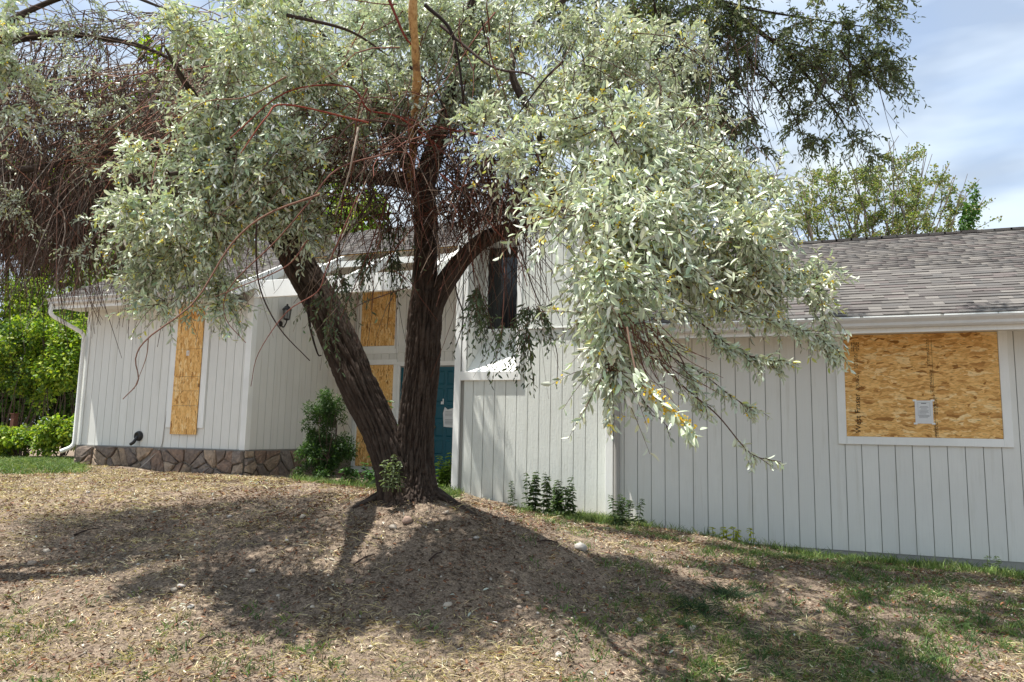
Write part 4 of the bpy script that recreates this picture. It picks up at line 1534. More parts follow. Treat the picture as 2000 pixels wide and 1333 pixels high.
DB = SILVER * .8
leafy_branch([(1240, 640, 3.6), (1280, 700, 3.5), (1340, 760, 3.5), (1400, 810, 3.5), (1450, 870, 3.5), (1480, 893, 3.5), (1525, 902, 3.5)], .006, .042, 17, DB, .0, shootL=(.04, .10), leafN=8)
leafy_branch([(1230, 620, 3.7), (1300, 690, 3.7), (1370, 730, 3.7), (1430, 775, 3.7), (1470, 800, 3.7)], .006, .042, 34, DB, .01, shootL=(.05, .12), leafN=9)
leafy_branch([(1280, 560, 3.9), (1380, 640, 3.9), (1450, 690, 3.9), (1545, 712, 3.9)], .007, .045, 60, DB, .01, shootL=(.06, .15))
leafy_branch([(1340, 560, 4.1), (1450, 610, 4.1), (1560, 640, 4.2), (1640, 680, 4.2)], .006, .048, 70, SILVER, .01, shootL=(.08, .16))
leafy_branch([(1240, 655, 3.6), (1230, 720, 3.6), (1255, 780, 3.6), (1310, 840, 3.6)], .005, .040, 9, DB * .8, 0, shootL=(.04, .08), leafN=6)
leafy_branch([(1200, 600, 3.6), (1300, 660, 3.6), (1350, 740, 3.6), (1370, 800, 3.6)], .005, .042, 30, DB, .01, shootL=(.05, .1))
leafy_branch([(1560, 560, 4.4), (1600, 600, 4.4), (1615, 650, 4.4)], .004, .048, 18, SILVER, 0)
for k in range(26):      # bare thin ones among them
    u, v = rnd.uniform(1200, 1290), rnd.uniform(610, 660)
    du, dv = rnd.uniform(10, 150), rnd.uniform(60, 170)
    pts = catmull([tuple(P(u, v, 3.7)), tuple(P(u + du * .45, v + dv * .6, 3.7)), tuple(P(u + du, v + dv, 3.7))], 10)
    V, Fc = tubes(pts[None], np.linspace(.003, .001, 10)[None], 4)
    TWIG.add(V, Fc, np.array([.11, .05, .035]))

# ---- bare tangled twigs
def bare_twigs(n, u0, u1, v0, v1, d0, d1, length, direc, droop, rad=(.005, .0012), cols=((.12, .045, .030), (.055, .035, .028), (.17, .12, .09)), acc=None, K=7, wig=.5, spread=.6):
    u = rng.uniform(u0, u1, n)
    v = rng.uniform(v0, v1, n)
    d = rng.uniform(d0, d1, n)
    st = np.array([tuple(P(a, b, c)) for a, b, c in zip(u, v, d)])
    dr_ = np.array(direc)[None] + rng.normal(0, spread, (n, 3))
    dr_ = norm(dr_)
    dw = dr_[:, :1] * np.array(RR) + dr_[:, 1:2] * np.array(UU) + dr_[:, 2:3] * np.array(F)
    ln = rng.uniform(length[0], length[1], n)[:, None]
    c1 = rand_unit(n) * wig
    c2 = rand_unit(n) * wig * .35
    pts = np.empty((n, K, 3))
    for k in range(K):
        t_ = k / (K - 1)
        pts[:, k] = st + ln * (dw * t_ + c1 * t_ * t_ * .6 + c2 * math.sin(t_ * 7) * .3 + np.array([0, 0, -1.0]) * droop * t_ * t_)
    sc_ = rng.uniform(.6, 1.4, (n, 1))
    rd = np.linspace(rad[0], rad[1], K)[None] * sc_
    V, Fc = tubes(pts, rd, 3)
    ci = rng.integers(0, len(cols), n)
    cc = np.array(cols)[ci] * rng.uniform(.6, 1.3, (n, 1))
    (acc or TWIG).add(V, Fc, np.repeat(cc, K * 3, 0))
    return pts


bare_twigs(620, 640, 1040, 240, 430, 5.9, 7.0, (.3, .8), (0, -.3, -.1), .45, (.0062, .002))
bare_twigs(430, 860, 1065, 290, 425, 5.8, 7.0, (.2, .5), (.15, -.4, -.1), .4, (.006, .002))
bare_twigs(50, 880, 1060, 450, 540, 5.8, 6.6, (.35, .8), (.05, -1, 0), .4, (.0035, .001))
bare_twigs(200, 560, 900, 180, 330, 5.9, 6.8, (.4, .8), (-.5, -.1, -.1), .45, (.0055, .0016), cols=((.16, .06, .045), (.13, .06, .045), (.20, .15, .11)))
bare_twigs(70, 650, 1000, 0, 250, 5.6, 6.8, (.5, 1.0), (-.2, -.7, 0), .2, (.007, .002))
bare_twigs(34, 500, 820, 430, 540, 5.4, 6.6, (.3, .7), (-.05, -1, 0), .3, (.003, .001))
bare_twigs(220, 1080, 1480, 60, 520, 4.6, 6.0, (.25, .6), (.25, -.7, 0), .35, (.004, .0014), cols=((.10, .06, .045), (.06, .04, .035)))
bare_twigs(140, 250, 620, 60, 480, 5.6, 6.3, (.25, .6), (-.35, -.6, 0), .35, (.004, .0014), cols=((.16, .08, .06), (.08, .055, .045)))
bare_twigs(120, 1060, 1500, 0, 140, 7.5, 8.4, (.4, .9), (0, -1, 0), .3, (.004, .0012), cols=((.05, .035, .03),), spread=.3)
bare_twigs(60, 1250, 1700, 60, 220, 8.0, 8.8, (.5, 1.0), (.4, -.8, 0), .3, (.006, .0015), cols=((.05, .035, .03),), spread=.4)
# named long arching twigs (drawn from the photograph)
for px, w, c in [
    ([(505, 415, 5.6), (500, 470, 5.6), (507, 560, 5.6), (545, 640, 5.6), (605, 705, 5.6)], 5, (.05, .03, .025)),
    ([(700, 380, 5.3), (640, 520, 5.3), (620, 570, 5.3), (560, 610, 5.3), (505, 690, 5.3), (490, 755, 5.3)], 3.2, (.20, .08, .06)),
    ([(600, 470, 5.2), (560, 520, 5.2), (470, 560, 5.2), (420, 580, 5.2)], 3, (.16, .07, .05)),
    ([(800, 560, 6.0), (715, 590, 6.0), (680, 610, 6.0)], 2.4, (.10, .06, .05)),
    ([(625, 380, 5.0), (520, 420, 5.0), (450, 480, 5.0), (380, 590, 4.9), (290, 660, 4.8), (265, 700, 4.8), (270, 745, 4.8), (240, 780, 4.8)], 4.2, (.20, .11, .08)),
    ([(290, 660, 4.8), (285, 700, 4.8), (262, 760, 4.8)], 2.4, (.24, .15, .11)),
    ([(760, 300, 5.6), (660, 330, 5.4), (600, 400, 5.3), (540, 470, 5.3), (450, 560, 5.3), (440, 620, 5.3), (480, 670, 5.3)], 3.6, (.17, .08, .06)),
    ([(850, 260, 6.4), (760, 240, 6.1), (690, 240, 5.9), (640, 300, 5.8), (600, 330, 5.8), (500, 370, 5.6)], 5, (.14, .09, .07)),
    ([(860, 290, 6.2), (780, 230, 6.0), (720, 215, 5.9), (680, 170, 5.8), (560, 180, 5.6), (450, 270, 5.4)], 5, (.20, .045, .03)),
    ([(1010, 300, 5.9), (960, 270, 6.0), (860, 250, 6.1), (770, 225, 6.1)], 6, (.16, .05, .04)),
    ([(860, 340, 5.9), (920, 390, 5.9), (960, 440, 5.9), (1010, 500, 5.9), (1030, 560, 5.9)], 4, (.21, .07, .05)),
    ([(830, 10, 6.0), (880, 60, 6.0), (900, 150, 6.0), (908, 270, 6.0)], 8, (.03, .022, .02)),
    ([(800, 130, 6.2), (850, 180, 6.2), (880, 250, 6.2)], 5, (.03, .022, .02)),
    ([(760, 0, 5.8), (790, 70, 5.8), (812, 95, 5.9)], 6, (.17, .04, .03)),
    ([(700, 250, 5.5), (690, 300, 5.4), (680, 345, 5.4), (655, 420, 5.4)], 5.5, (.30, .24, .19)),
    ([(720, 240, 5.6), (560, 205, 5.3), (520, 230, 5.1), (470, 300, 5.0)], 4.5, (.23, .06, .04)),
    ([(600, 585, 6.6), (606, 640, 6.6), (620, 690, 6.6), (628, 695, 6.6)], 6, (.03, .022, .02)),
    ([(1010, 470, 6.2), (1040, 560, 6.2), (1065, 620, 6.2), (1088, 690, 6.2), (1087, 760, 6.2)], 3.0, (.08, .05, .04)),
    ([(900, 480, 6.4), (890, 560, 6.3), (905, 620, 6.2), (890, 680, 6.2)], 4.0, (.06, .04, .035)),
    ([(560, 150, 5.2), (480, 190, 5.2), (400, 200, 5.2), (330, 250, 5.2)], 3.5, (.2, .12, .08)),
    ([(860, 50, 6.1), (960, 130, 5.9), (1040, 150, 5.7), (1080, 230, 5.4)], 6, (.06, .04, .035)),
    ([(1190, 250, 4.6), (1230, 330, 4.4), (1300, 400, 4.2)], 5, (.07, .04, .035)),
    ([(820, 590, 5.6), (770, 650, 5.5), (740, 760, 5.5)], .1, (.2, .1, .08)),
    ([(1100, 120, 5.2), (1060, 160, 5.3), (1000, 240, 5.6)], 6, (.04, .03, .025)),
    ([(560, 30, 5.6), (680, 60, 5.9), (760, 110, 6.3)], 8, (.05, .035, .03)),
    ]:
    pts = catmull([tuple(P(*q)) for q in px], 26)
    d_ = px[0][2]
    V, Fc = tubes(pts[None], np.linspace(w / 2 / FPX * d_, w / 5 / FPX * d_, 26)[None], 6)
    TWIG.add(V, Fc, np.array(c))
LEAF.build('foliage', 'silver_leaf', TR, 'stuff')
DLEAF.build('shaded_foliage', 'shaded_leaf', TR, 'stuff')
TWIG.build('twigs', 'twig', TR, 'stuff')

# ---- near hanging shoot: its leaves are single objects
HANG = [(1225, 640, 3.45), (1236, 700, 3.25), (1250, 745, 3.15), (1290, 785, 3.1), (1330, 820, 3.05), (1352, 850, 3.02)]
pts = catmull([tuple(P(*q)) for q in HANG], 40)
V, Fc = tubes(pts[None], np.linspace(.0055, .0015, 40)[None], 6)
o = obj('branch', npmesh('branch', V - pts[0], Fc, 'twig', colors=np.tile(np.array([.11, .07, .05]), (len(V), 1)), smooth=True), TR, pts[0])


def fine_leaf(name, ln, wd, col, bend):
    n = 6
    V, Fc = [], []
    for i in range(n + 1):
        t_ = i / n
        w = wd / 2 * (math.sin(math.pi * min(1, max(0, t_)) ** .85) ** .75 if 0 < i < n else .02)
        z = -bend * ln * t_ * t_
        V += [(t_ * ln, -w, z + w * .35), (t_ * ln, 0, z), (t_ * ln, w, z + w * .35)]
    for i in range(n):
        a = i * 3
        Fc += [(a, a + 3, a + 4, a + 1), (a + 1, a + 4, a + 5, a + 2)]
    return mesh(name, V, Fc, 'silver_leaf', True, colors=np.tile(np.array(col), (len(V), 1)))


fl_me = []
for k in range(10):
    c = SILVER * rnd.uniform(.8, 1.2)
    fl_me.append(fine_leaf('leaf', rnd.uniform(.045, .07), rnd.uniform(.013, .02), np.clip(c, 0, .7), rnd.uniform(.05, .35)))


def leaf_at(p, d, n):
    d = d.normalized()
    n = (n - d * n.dot(d)).normalized()
    s = n.cross(d)
    o = bpy.data.objects.new('leaf', rnd.choice(fl_me))
    COL.objects.link(o)
    o.parent = TR
    M_ = Matrix((d, s, n)).transposed().to_4x4()
    M_.translation = Vector(p) - WORLD[TR]
    o.matrix_local = M_


def rv(s):
    return Vector((rnd.gauss(0, s), rnd.gauss(0, s), rnd.gauss(0, s)))


cnt = 0
for i in range(12, 40):
    p = Vector(pts[i])
    tan = Vector(pts[min(39, i + 1)] - pts[i - 1]).normalized()
    for k in range(3 if i < 38 else 8):
        leaf_at(p + rv(.012), tan * .7 + rv(.55) + Vector((0, 0, -.35)), Vector((-.2, -.6, .8)) + rv(.35))
        cnt += 1
# near shoots across the front of the right mass, more single leaves
NT_ = Acc()
sp_px = [(1130 + 40 * math.sin(k * 1.7) + (k % 5) * 45, 300 + k * 17 + 20 * math.cos(k * 2.3), 3.75) for k in range(17)]
for (u, v, d) in sp_px:
    s0 = P(u, v, d)
    dir_ = (RR * rnd.uniform(-.6, .6) - UU * rnd.uniform(.2, .9) - F * rnd.uniform(0, .5)).normalized()
    ln_ = rnd.uniform(.12, .2)
    q = catmull([tuple(s0), tuple(s0 + dir_ * ln_ * .5 + Vector((0, 0, .01))), tuple(s0 + dir_ * ln_ + Vector((0, 0, -.03)))], 12)
    V, Fc = tubes(q[None], np.linspace(.003, .001, 12)[None], 4)
    NT_.add(V, Fc, np.array([.10, .06, .04]))
    for j in range(12):
        if cnt >= 298:
            break
        p = Vector(q[j])
        leaf_at(p, dir_ * .6 + rv(.6) + Vector((0, 0, -.2)), Vector((-.2, -.5, .8)) + rv(.4))
        cnt += 1
NT_.build('shoots', 'twig', TR, 'stuff')
# blossoms on the near shoot
for i in range(18, 38, 1):
    m = 26 if i in (20, 21, 22, 26, 27, 33) else 5
    c = pts[i][None] + rng.normal(0, .013, (m, 3))
    V, Fc = leaves_geom(c, rand_unit(m), rand_unit(m), rng.uniform(.012, .02, m), rng.uniform(.007, .011, m), .1, 0)
    FLOW.add(V, Fc, np.repeat(np.array([.72, .47, .03])[None] * rng.uniform(.7, 1.15, (m, 1)), 6, 0))
FLOW.build('blossoms', 'blossom', TR, 'stuff', 'small yellow blossoms scattered among the leaves')

# ------------------------------------------------------------------ second tree at the left: bare hanging twigs
lb = P(-420, 960, 6.6)
TL = thing('twiggy_tree', (lb.x, lb.y, hz(lb.x, lb.y)), 'dark tree at the left whose bare reddish twigs hang like a curtain', 'tree')
stem_obj('trunk', [(-420, 1040, 6.6, 120), (-410, 900, 6.6, 95), (-380, 700, 6.6, 80), (-330, 500, 6.6, 70), (-280, 380, 6.6, 60)], 48, 70, 12.1, TL, .03)
stem_obj('limb', [(-290, 400, 6.6, 50), (-150, 360, 6.9, 34), (0, 338, 7.0, 17), (90, 325, 7.0, 12), (200, 300, 7.0, 8), (320, 290, 7.0, 3)], 30, 80, 13.3, TL, .012)
stem_obj('limb', [(-300, 420, 6.6, 50), (-200, 200, 6.7, 40), (-60, 100, 6.8, 26), (90, 68, 7.1, 15), (200, 75, 7.1, 10), (300, 100, 7.1, 7), (420, 170, 7.1, 3)], 30, 90, 14.9, TL, .012)
stem_obj('limb', [(-60, 100, 6.8, 20), (60, 20, 7.0, 11), (200, -20, 7.0, 9), (330, 20, 6.8, 4)], 20, 60, 15.9, TL, .006)
TWL = Acc()
brown = ((.12, .085, .07), (.17, .12, .095), (.22, .12, .09), (.24, .20, .17), (.07, .05, .042))
bare_twigs(1750, -120, 440, 120, 420, 6.9, 8.6, (.5, 1.1), (0, -1, 0), .25, (.0055, .0022), cols=brown, acc=TWL, spread=.36)
bare_twigs(900, -100, 470, 20, 300, 6.9, 8.6, (.5, 1.1), (-.5, -.2, 0), .4, (.006, .0022), cols=brown, acc=TWL, spread=.6)
bare_twigs(1100, -100, 190, 320, 450, 6.9, 8.6, (.45, .85), (0, -1, 0), .1, (.0045, .0018), cols=brown, acc=TWL, spread=.2)
bare_twigs(500, 150, 430, 330, 440, 6.9, 8.6, (.2, .45), (0, -1, 0), .1, (.0045, .0018), cols=brown, acc=TWL, spread=.25)
bare_twigs(40, 200, 500, 120, 280, 6.4, 7.2, (.7, 1.3), (-.9, -.25, -.1), .3, (.006, .0022), cols=((.20, .09, .06), (.16, .08, .06), (.22, .15, .11)), acc=TWL, spread=.22)
bare_twigs(35, -50, 300, 230, 330, 6.2, 7.0, (.6, 1.2), (.8, -.2, 0), .3, (.006, .0015), cols=((.20, .09, .06), (.12, .08, .06)), acc=TWL, spread=.3)
LL = Acc()
for a in [(180, 480, 110, 70, 6.6, .4, 40), (60, 420, 70, 120, 6.8, .4, 40), (250, 180, 120, 80, 6.6, .4, 60), (120, 260, 100, 80, 6.4, .4, 40), (150, 40, 120, 50, 7.0, .4, 60), (420, 480, 60, 60, 6.8, .3, 20)]:
    blob(*a[:6], a[6], leafL=.05, base=G2 * .75, fl=0, droop=.9, accL=LL, accT=TWL)
LL.build('foliage', 'silver_leaf', TL, 'stuff')
TWL.build('twigs', 'twig', TL, 'stuff')


# ------------------------------------------------------------------ broadleaf plants: generic
def leaf_cloud(acc, centers, radii, n, leafL, cols, wr=(.5, .75), surf=2.4, seed=0):
    """leaves through ellipsoids; centres (m,3), radii (m,3)"""
    m = len(centers)
    vol = radii.prod(axis=1) ** (1 / 1.5)
    w = vol / vol.sum()
    ci = rng.choice(m, n, p=w)
    q = rand_unit(n)
    rr = rng.random((n, 1)) ** (1 / surf)
    pos = centers[ci] + q * rr * radii[ci]
    d = norm(q * .5 + rng.normal(0, .6, (n, 3)) + np.array([0, 0, -.25]))
    nr = norm(q * .6 + np.array([0, 0, .7]) + rng.normal(0, .45, (n, 3)))
    ll = leafL * rng.uniform(.6, 1.25, n)
    V, Fc = leaves_geom(pos, d, nr, ll, ll * rng.uniform(wr[0], wr[1], n), .15, .15)
    cols = np.array(cols)
    cc = cols[rng.integers(0, len(cols), n)] * np.exp(rng.normal(0, .22, (n, 1))) * np.repeat(np.exp(rng.normal(0, .0, (n, 1))), 1, 1)
    acc.add(V, Fc, np.repeat(cc, 6, 0))


def woody(acc, base, tips, r0, r1, K=10, wob=.12, col=(.09, .065, .05), sides=5):
    tips = np.asarray(tips, float)
    n = len(tips)
    b = np.asarray(base, float)
    if b.ndim == 1:
        b = np.tile(b, (n, 1))
    c = rng.normal(0, wob, (n, 3)) * np.linalg.norm(tips - b, axis=1, keepdims=True)
    pts = np.empty((n, K, 3))
    for k in range(K):
        t_ = k / (K - 1)
        pts[:, k] = b + (tips - b) * t_ + c * math.sin(math.pi * t_) + np.array([0, 0, 1]) * 0.08 * math.sin(math.pi * t_)
    V, Fc = tubes(pts, np.linspace(r0, r1, K)[None] * rng.uniform(.7, 1.2, (n, 1)), sides)
    acc.add(V, Fc, np.tile(np.array(col), (len(V), 1)))
    return pts


def bushy(name, label, cat, base_pt, cents, rads, n, leafL, cols, stem_r=.02, group=None, stems=None, wr=(.5, .75), surf=2.4):
    T_ = thing(name, base_pt, label, cat, group)
    A = Acc()
    cents = np.array([tuple(c) for c in cents])
    rads = np.array(rads, float)
    if rads.ndim == 1:
        rads = np.repeat(rads[:, None], 3, 1)
    # break each lobe into several clumps for an uneven outline
    cc, rr = [], []
    for c, r_ in zip(cents, rads):
        for k in range(9):
            q = rand_unit(1)[0]
            cc.append(c + q * r_ * rng.uniform(.35, .95))
            rr.append(r_ * rng.uniform(.22, .48))
    leaf_cloud(A, np.array(cc), np.array(rr), n, leafL, cols, wr, surf)
    S = Acc()
    woody(S, np.array(tuple(base_pt)), cents, stem_r, stem_r * .3)
    woody(S, cents[rng.integers(0, len(cents), len(cc))], np.array(cc), stem_r * .4, stem_r * .1)
    A.build('foliage' if cat != 'tree' else 'crown', 'green_leaf', T_, 'stuff')
    S.build('stem' if cat != 'tree' else 'trunk', 'twig', T_)
    return T_


def gpt(u, v_unused, d, dz=0):
    p = P(u, 850, d)
    return Vector((p.x, p.y, hz(p.x, p.y) + dz))


YG = [(.26, .34, .035), (.20, .30, .035), (.34, .40, .05), (.09, .17, .03), (.13, .22, .035)]
MG = [(.07, .13, .03), (.045, .09, .022), (.10, .17, .035), (.16, .22, .05)]
# hedge of bright shrubs left of the house
for i, (u, v, d, w, h, lab) in enumerate([
        (40, 860, 18.5, 1.5, .55, 'low yellow green shrub at the far left edge of the lawn'),
        (120, 850, 18.0, 1.1, .7, 'low yellow green shrub beside the white downspout'),
        (20, 700, 20.0, 1.7, 1.6, 'tall leafy shrub at the left photo edge behind the low shrubs'),
        (110, 690, 19.5, 1.3, 1.9, 'tall bright green shrub filling the gap left of the house wall'),
        (60, 600, 22.5, 2.0, 2.2, 'highest leafy shrub beneath the curtain of twigs at far left'),
        (180, 640, 21.5, 1.3, 2.6, 'tall green shrub partly hidden behind the house corner')]):
    c = P(u, v, d)
    b = Vector((c.x, c.y, hz(c.x, c.y)))
    cs = [c + Vector((rnd.uniform(-.5, .5) * w, rnd.uniform(-.3, .3), rnd.uniform(-.45, .45) * h)) for _ in range(7)]
    bushy('shrub', lab, 'shrub', b, cs, [[w * .55, w * .45, h * .45]] * 7, 7500 if h > 1 else 4500, .10, YG if i in (0, 1, 3, 4) else YG[2:] + MG[:2] + YG[:1], group='shrubs left of the house')
for (u, v, d, lab) in [(-30, 760, 25, 'dense dark green bush far behind the shrubs at the photo edge'), (60, 730, 26, 'dense green bush far behind the tall shrubs'), (140, 740, 25, 'dense green bush behind the house corner')]:
    c = P(u, v, d)
    cs = [c + Vector((rnd.uniform(-1, 1) * 1.6, rnd.uniform(-.6, .6), rnd.uniform(-1.2, 1.6))) for _ in range(8)]
    bushy('shrub', lab, 'shrub', Vector((c.x, c.y, hz(c.x, c.y))), cs, [[1.3, 1.0, 1.2]] * 8, 6000, .2, MG + YG[3:], group='shrubs left of the house')
c = P(30, 800, 19.2)
tt_ = thing('fence_post', (c.x, c.y, hz(c.x, c.y)), 'weathered red brown post among the shrubs at far left', 'post')
box('post', c.x - .06, c.x + .06, c.y - .06, c.y + .06, hz(c.x, c.y) - .1, c.z - .12, 'red_post', tt_)
box('cap', c.x - .08, c.x + .08, c.y - .08, c.y + .08, c.z - .119, c.z - .10, 'red_post', tt_)

# trees behind the house on the left
for (u, v, d, r_, lab, cols, n) in [
        (60, 420, 27, 3.4, 'broad green tree behind the hanging twigs at far left', YG[:4] + MG[:2], 15000),
        (300, 330, 31, 4.2, 'yellow green tree beyond the left wing roof', YG, 15000),
        (640, 400, 34, 3.8, 'yellow green tree seen through the forked branches above the entry', YG, 11000),
        (-250, 350, 26, 4.5, 'dark green tree beyond the left edge', MG, 6000)]:
    c = P(u, v, d)
    b = Vector((c.x, c.y, .3))
    cs = [c + Vector((rnd.gauss(0, r_ * .45), rnd.gauss(0, r_ * .4), rnd.gauss(-.5, r_ * .45))) for _ in range(9)]
    bushy('broadleaf_tree', lab, 'tree', b, cs, [r_ * .5] * 9, n, .32, cols, .16, group='trees beyond the house')

# sparse tree beyond the right wing's ridge: thin upright twigs with small light leaves
bt = P(1740, 700, 26)
TB = thing('sparse_tree', (bt.x, bt.y, .2), 'thinly leaved tree with upright pale twigs beyond the right wing roof', 'tree')
S, A = Acc(), Acc()
outline = [(1515, 380), (1560, 325), (1600, 305), (1650, 300), (1690, 285), (1740, 262), (1780, 270), (1830, 305), (1880, 335), (1935, 350)]
ou, ov = zip(*outline)
prim = []
for k in range(44):
    uu = 1520 + 410 * (k + rnd.uniform(.1, .9)) / 44
    prim.append(tuple(P(uu, np.interp(uu, ou, ov) + abs(rnd.gauss(0, 30)), 26 + rnd.gauss(0, 1.2))))
q1 = woody(S, np.array((bt.x, bt.y, 3.5)) + rng.normal(0, .5, (44, 3)), prim, .055, .010, sides=5, wob=.05, col=(.20, .17, .14))
woody(S, np.array((bt.x, bt.y, .2)), q1[:, 0], .16, .06, sides=8, col=(.16, .13, .11))
st, en = [], []
for k in range(330):
    a = rnd.randrange(44)
    b = rnd.randrange(4, 9)
    st.append(q1[a, b])
    up = 1.0 if rnd.random() < .8 else -.1
    en.append(q1[a, b] + np.array(RR) * rnd.gauss(0, .5) + np.array([0, 0, rnd.uniform(.25, .9) * up]) + np.array(F) * rnd.gauss(0, .4))
q = woody(S, np.array(st), en, .014, .005, sides=3, wob=.08, col=(.23, .19, .14))
q = np.concatenate([q, q1])
n = len(q)
for rep in range(24):
    t_ = rng.uniform(.25, 1, n)
    i = np.minimum((t_ * 9).astype(int), 8)
    pos = q[np.arange(n), i] + rng.normal(0, .05, (n, 3))
    pos = np.repeat(pos, 3, 0) + rng.normal(0, .05, (n * 3, 3))
    ll = rng.uniform(.06, .11, n * 3)
    V, Fc = leaves_geom(pos, rand_unit(n * 3) + np.array([0, 0, .2]), rand_unit(n * 3) + np.array([0, 0, .5]), ll, ll * .65)
    cc = np.array([(.20, .26, .08), (.12, .19, .06), (.24, .27, .11), (.30, .27, .15)])[rng.integers(0, 4, n * 3)] * rng.uniform(.7, 1.2, (n * 3, 1))
    A.add(V, Fc, np.repeat(cc, 6, 0))
c = P(1895, 415, 24)
leaf_cloud(A, np.array([tuple(c), tuple(P(1905, 380, 24.5)), tuple(P(1885, 440, 24))]), np.array([[.28, .3, .35], [.15, .2, .3], [.25, .3, .25]]), 420, .13, [(.05, .12, .03), (.07, .15, .03)])
S.build('trunk', 'twig', TB)
A.build('crown', 'green_leaf', TB, 'stuff')

# bush in front of the entry's left side
cb = gpt(630, 0, 12.2)
bushy('bush', 'dark green upright bush between the stone base and the entry', 'bush', cb,
      [P(632, 900, 12.2), P(612, 870, 12.2), P(650, 860, 12.3), P(625, 825, 12.2), P(655, 815, 12.3), P(640, 900, 12.0), P(608, 910, 12.1), P(665, 900, 12.2), P(640, 795, 12.3)],
      [[.29, .28, .36]] * 9, 14000, .05, [(.035, .08, .02), (.025, .06, .017), (.065, .125, .027), (.045, .095, .03)], .012, wr=(.25, .4), surf=2.0)


# ------------------------------------------------------------------ tall weeds
def weed(name, base_pt, hgt, stems, label, leafL=.07, group=None, col=(.075, .12, .055), lean=.08, cat='weed', density=1.0, spread=.12):
    T_ = thing(name, base_pt, label, cat, group)
    A = Acc()
    for s in range(stems):
        S = Acc()
        b = np.array(tuple(base_pt)) + np.array([rnd.gauss(0, spread), rnd.gauss(0, spread * .5), -.03])
        h_ = hgt * rnd.uniform(.55, 1.0)
        tip = b + np.array([rnd.gauss(0, lean) * h_, rnd.gauss(0, lean) * h_, h_])
        p_ = woody(S, b, [tip], .005, .0018, K=12, wob=.03, col=(.10, .12, .05), sides=5)[0]
        m = int(46 * density * h_ / .5)
        t_ = np.linspace(.12, 1, m)
        i = np.minimum((t_ * 11).astype(int), 10)
        pos = p_[i]
        a = np.arange(m) * 2.2
        d = np.stack([np.cos(a), np.sin(a), np.full(m, .15)], 1) + rng.normal(0, .2, (m, 3))
        ll = leafL * 1.5 * rng.uniform(.6, 1.1, m) * (1.15 - .7 * t_)
        V, Fc = leaves_geom(pos, d, np.tile([0, 0, 1.], (m, 1)) + rng.normal(0, .35, (m, 3)), ll, ll * .38, .2, .35)
        A.add(V, Fc, np.repeat(np.array(col)[None] * rng.uniform(.6, 1.5, (m, 1)), 6, 0))
        S.build('stem', 'twig', T_)
    A.build('foliage', 'green_leaf', T_, 'stuff')
    return T_


def at_wall(u, y):
    """ground point in front of a wall whose plane is y, in photo column u"""
    d = P(u, 1000, 1) - CAMP
    t_ = y / d.y
    return Vector((d.x * t_, y, hz(d.x * t_, y)))


weed('tall_weed', at_wall(998, 10.9), .52, 2, 'slender weed nearest the tree against the middle wall', .06, 'weeds against the siding', spread=.05)
weed('tall_weed', at_wall(1052, 10.7), .68, 10, 'tallest leafy weed in the middle of the clump at the wall', .08, 'weeds against the siding')
weed('tall_weed', at_wall(1098, 10.6), .66, 13, 'broad leafy weed clump left of the white corner board', .08, 'weeds against the siding')
weed('tall_weed', at_wall(1218, 10.5), .50, 8, 'weed clump standing right of the grey downspout', .07, 'weeds against the siding')
weed('sapling', gpt(757, 0, 11.6), 1.75, 2, 'tall thin sapling rising before the boarded entry window', .17, density=.42, spread=.04, lean=.03)
weed('sucker_shoots', P(770, 955, 6.85), .36, 7, 'grey green sprouts growing from the trunk base', .045, col=(.15, .19, .12), spread=.06)
weed('garden_plant', gpt(880, 0, 13.0), .75, 7, 'leafy green plant with yellowish leaves at the foot of the teal door', .12, col=(.12, .2, .04), spread=.16)
weed('garden_plant', gpt(700, 0, 12.8), .42, 10, 'low green plants beneath the lower entry window', .09, col=(.05, .12, .04), spread=.35)
weed('small_weed', at_wall(1945, 10.75), .24, 3, 'small dark weed at the wall right below the big window', .05, spread=.05)
weed('small_weed', at_wall(1425, 10.75), .22, 9, 'bright yellow green weed at the foot of the right wall', .06, col=(.42, .45, .05), spread=.12)

# ------------------------------------------------------------------ ground cover
def in_view(n, u0, u1, v0, v1):
    """random ground points, uniform in area, inside the strip of ground that the photo shows"""
    out = []
    while len(out) < n:
        x = rng.uniform(-13.5, 5.5, n * 3)
        y = rng.uniform(3.2, 11.0, n * 3)
        z = height(x, y)
        rel = np.stack([x, y, z - EYE], 1)
        dep = rel @ np.array(F)
        u = 1000 + FPX * (rel @ np.array(RR)) / dep
        v = 666.5 - FPX * (rel @ np.array(UU)) / dep
        k = (dep > 3) & (u > u0) & (u < u1) & (v > v0) & (v < v1)
        out += list(zip(x[k], y[k], z[k]))
    rnd.shuffle(out)
    return np.array(out[:n])


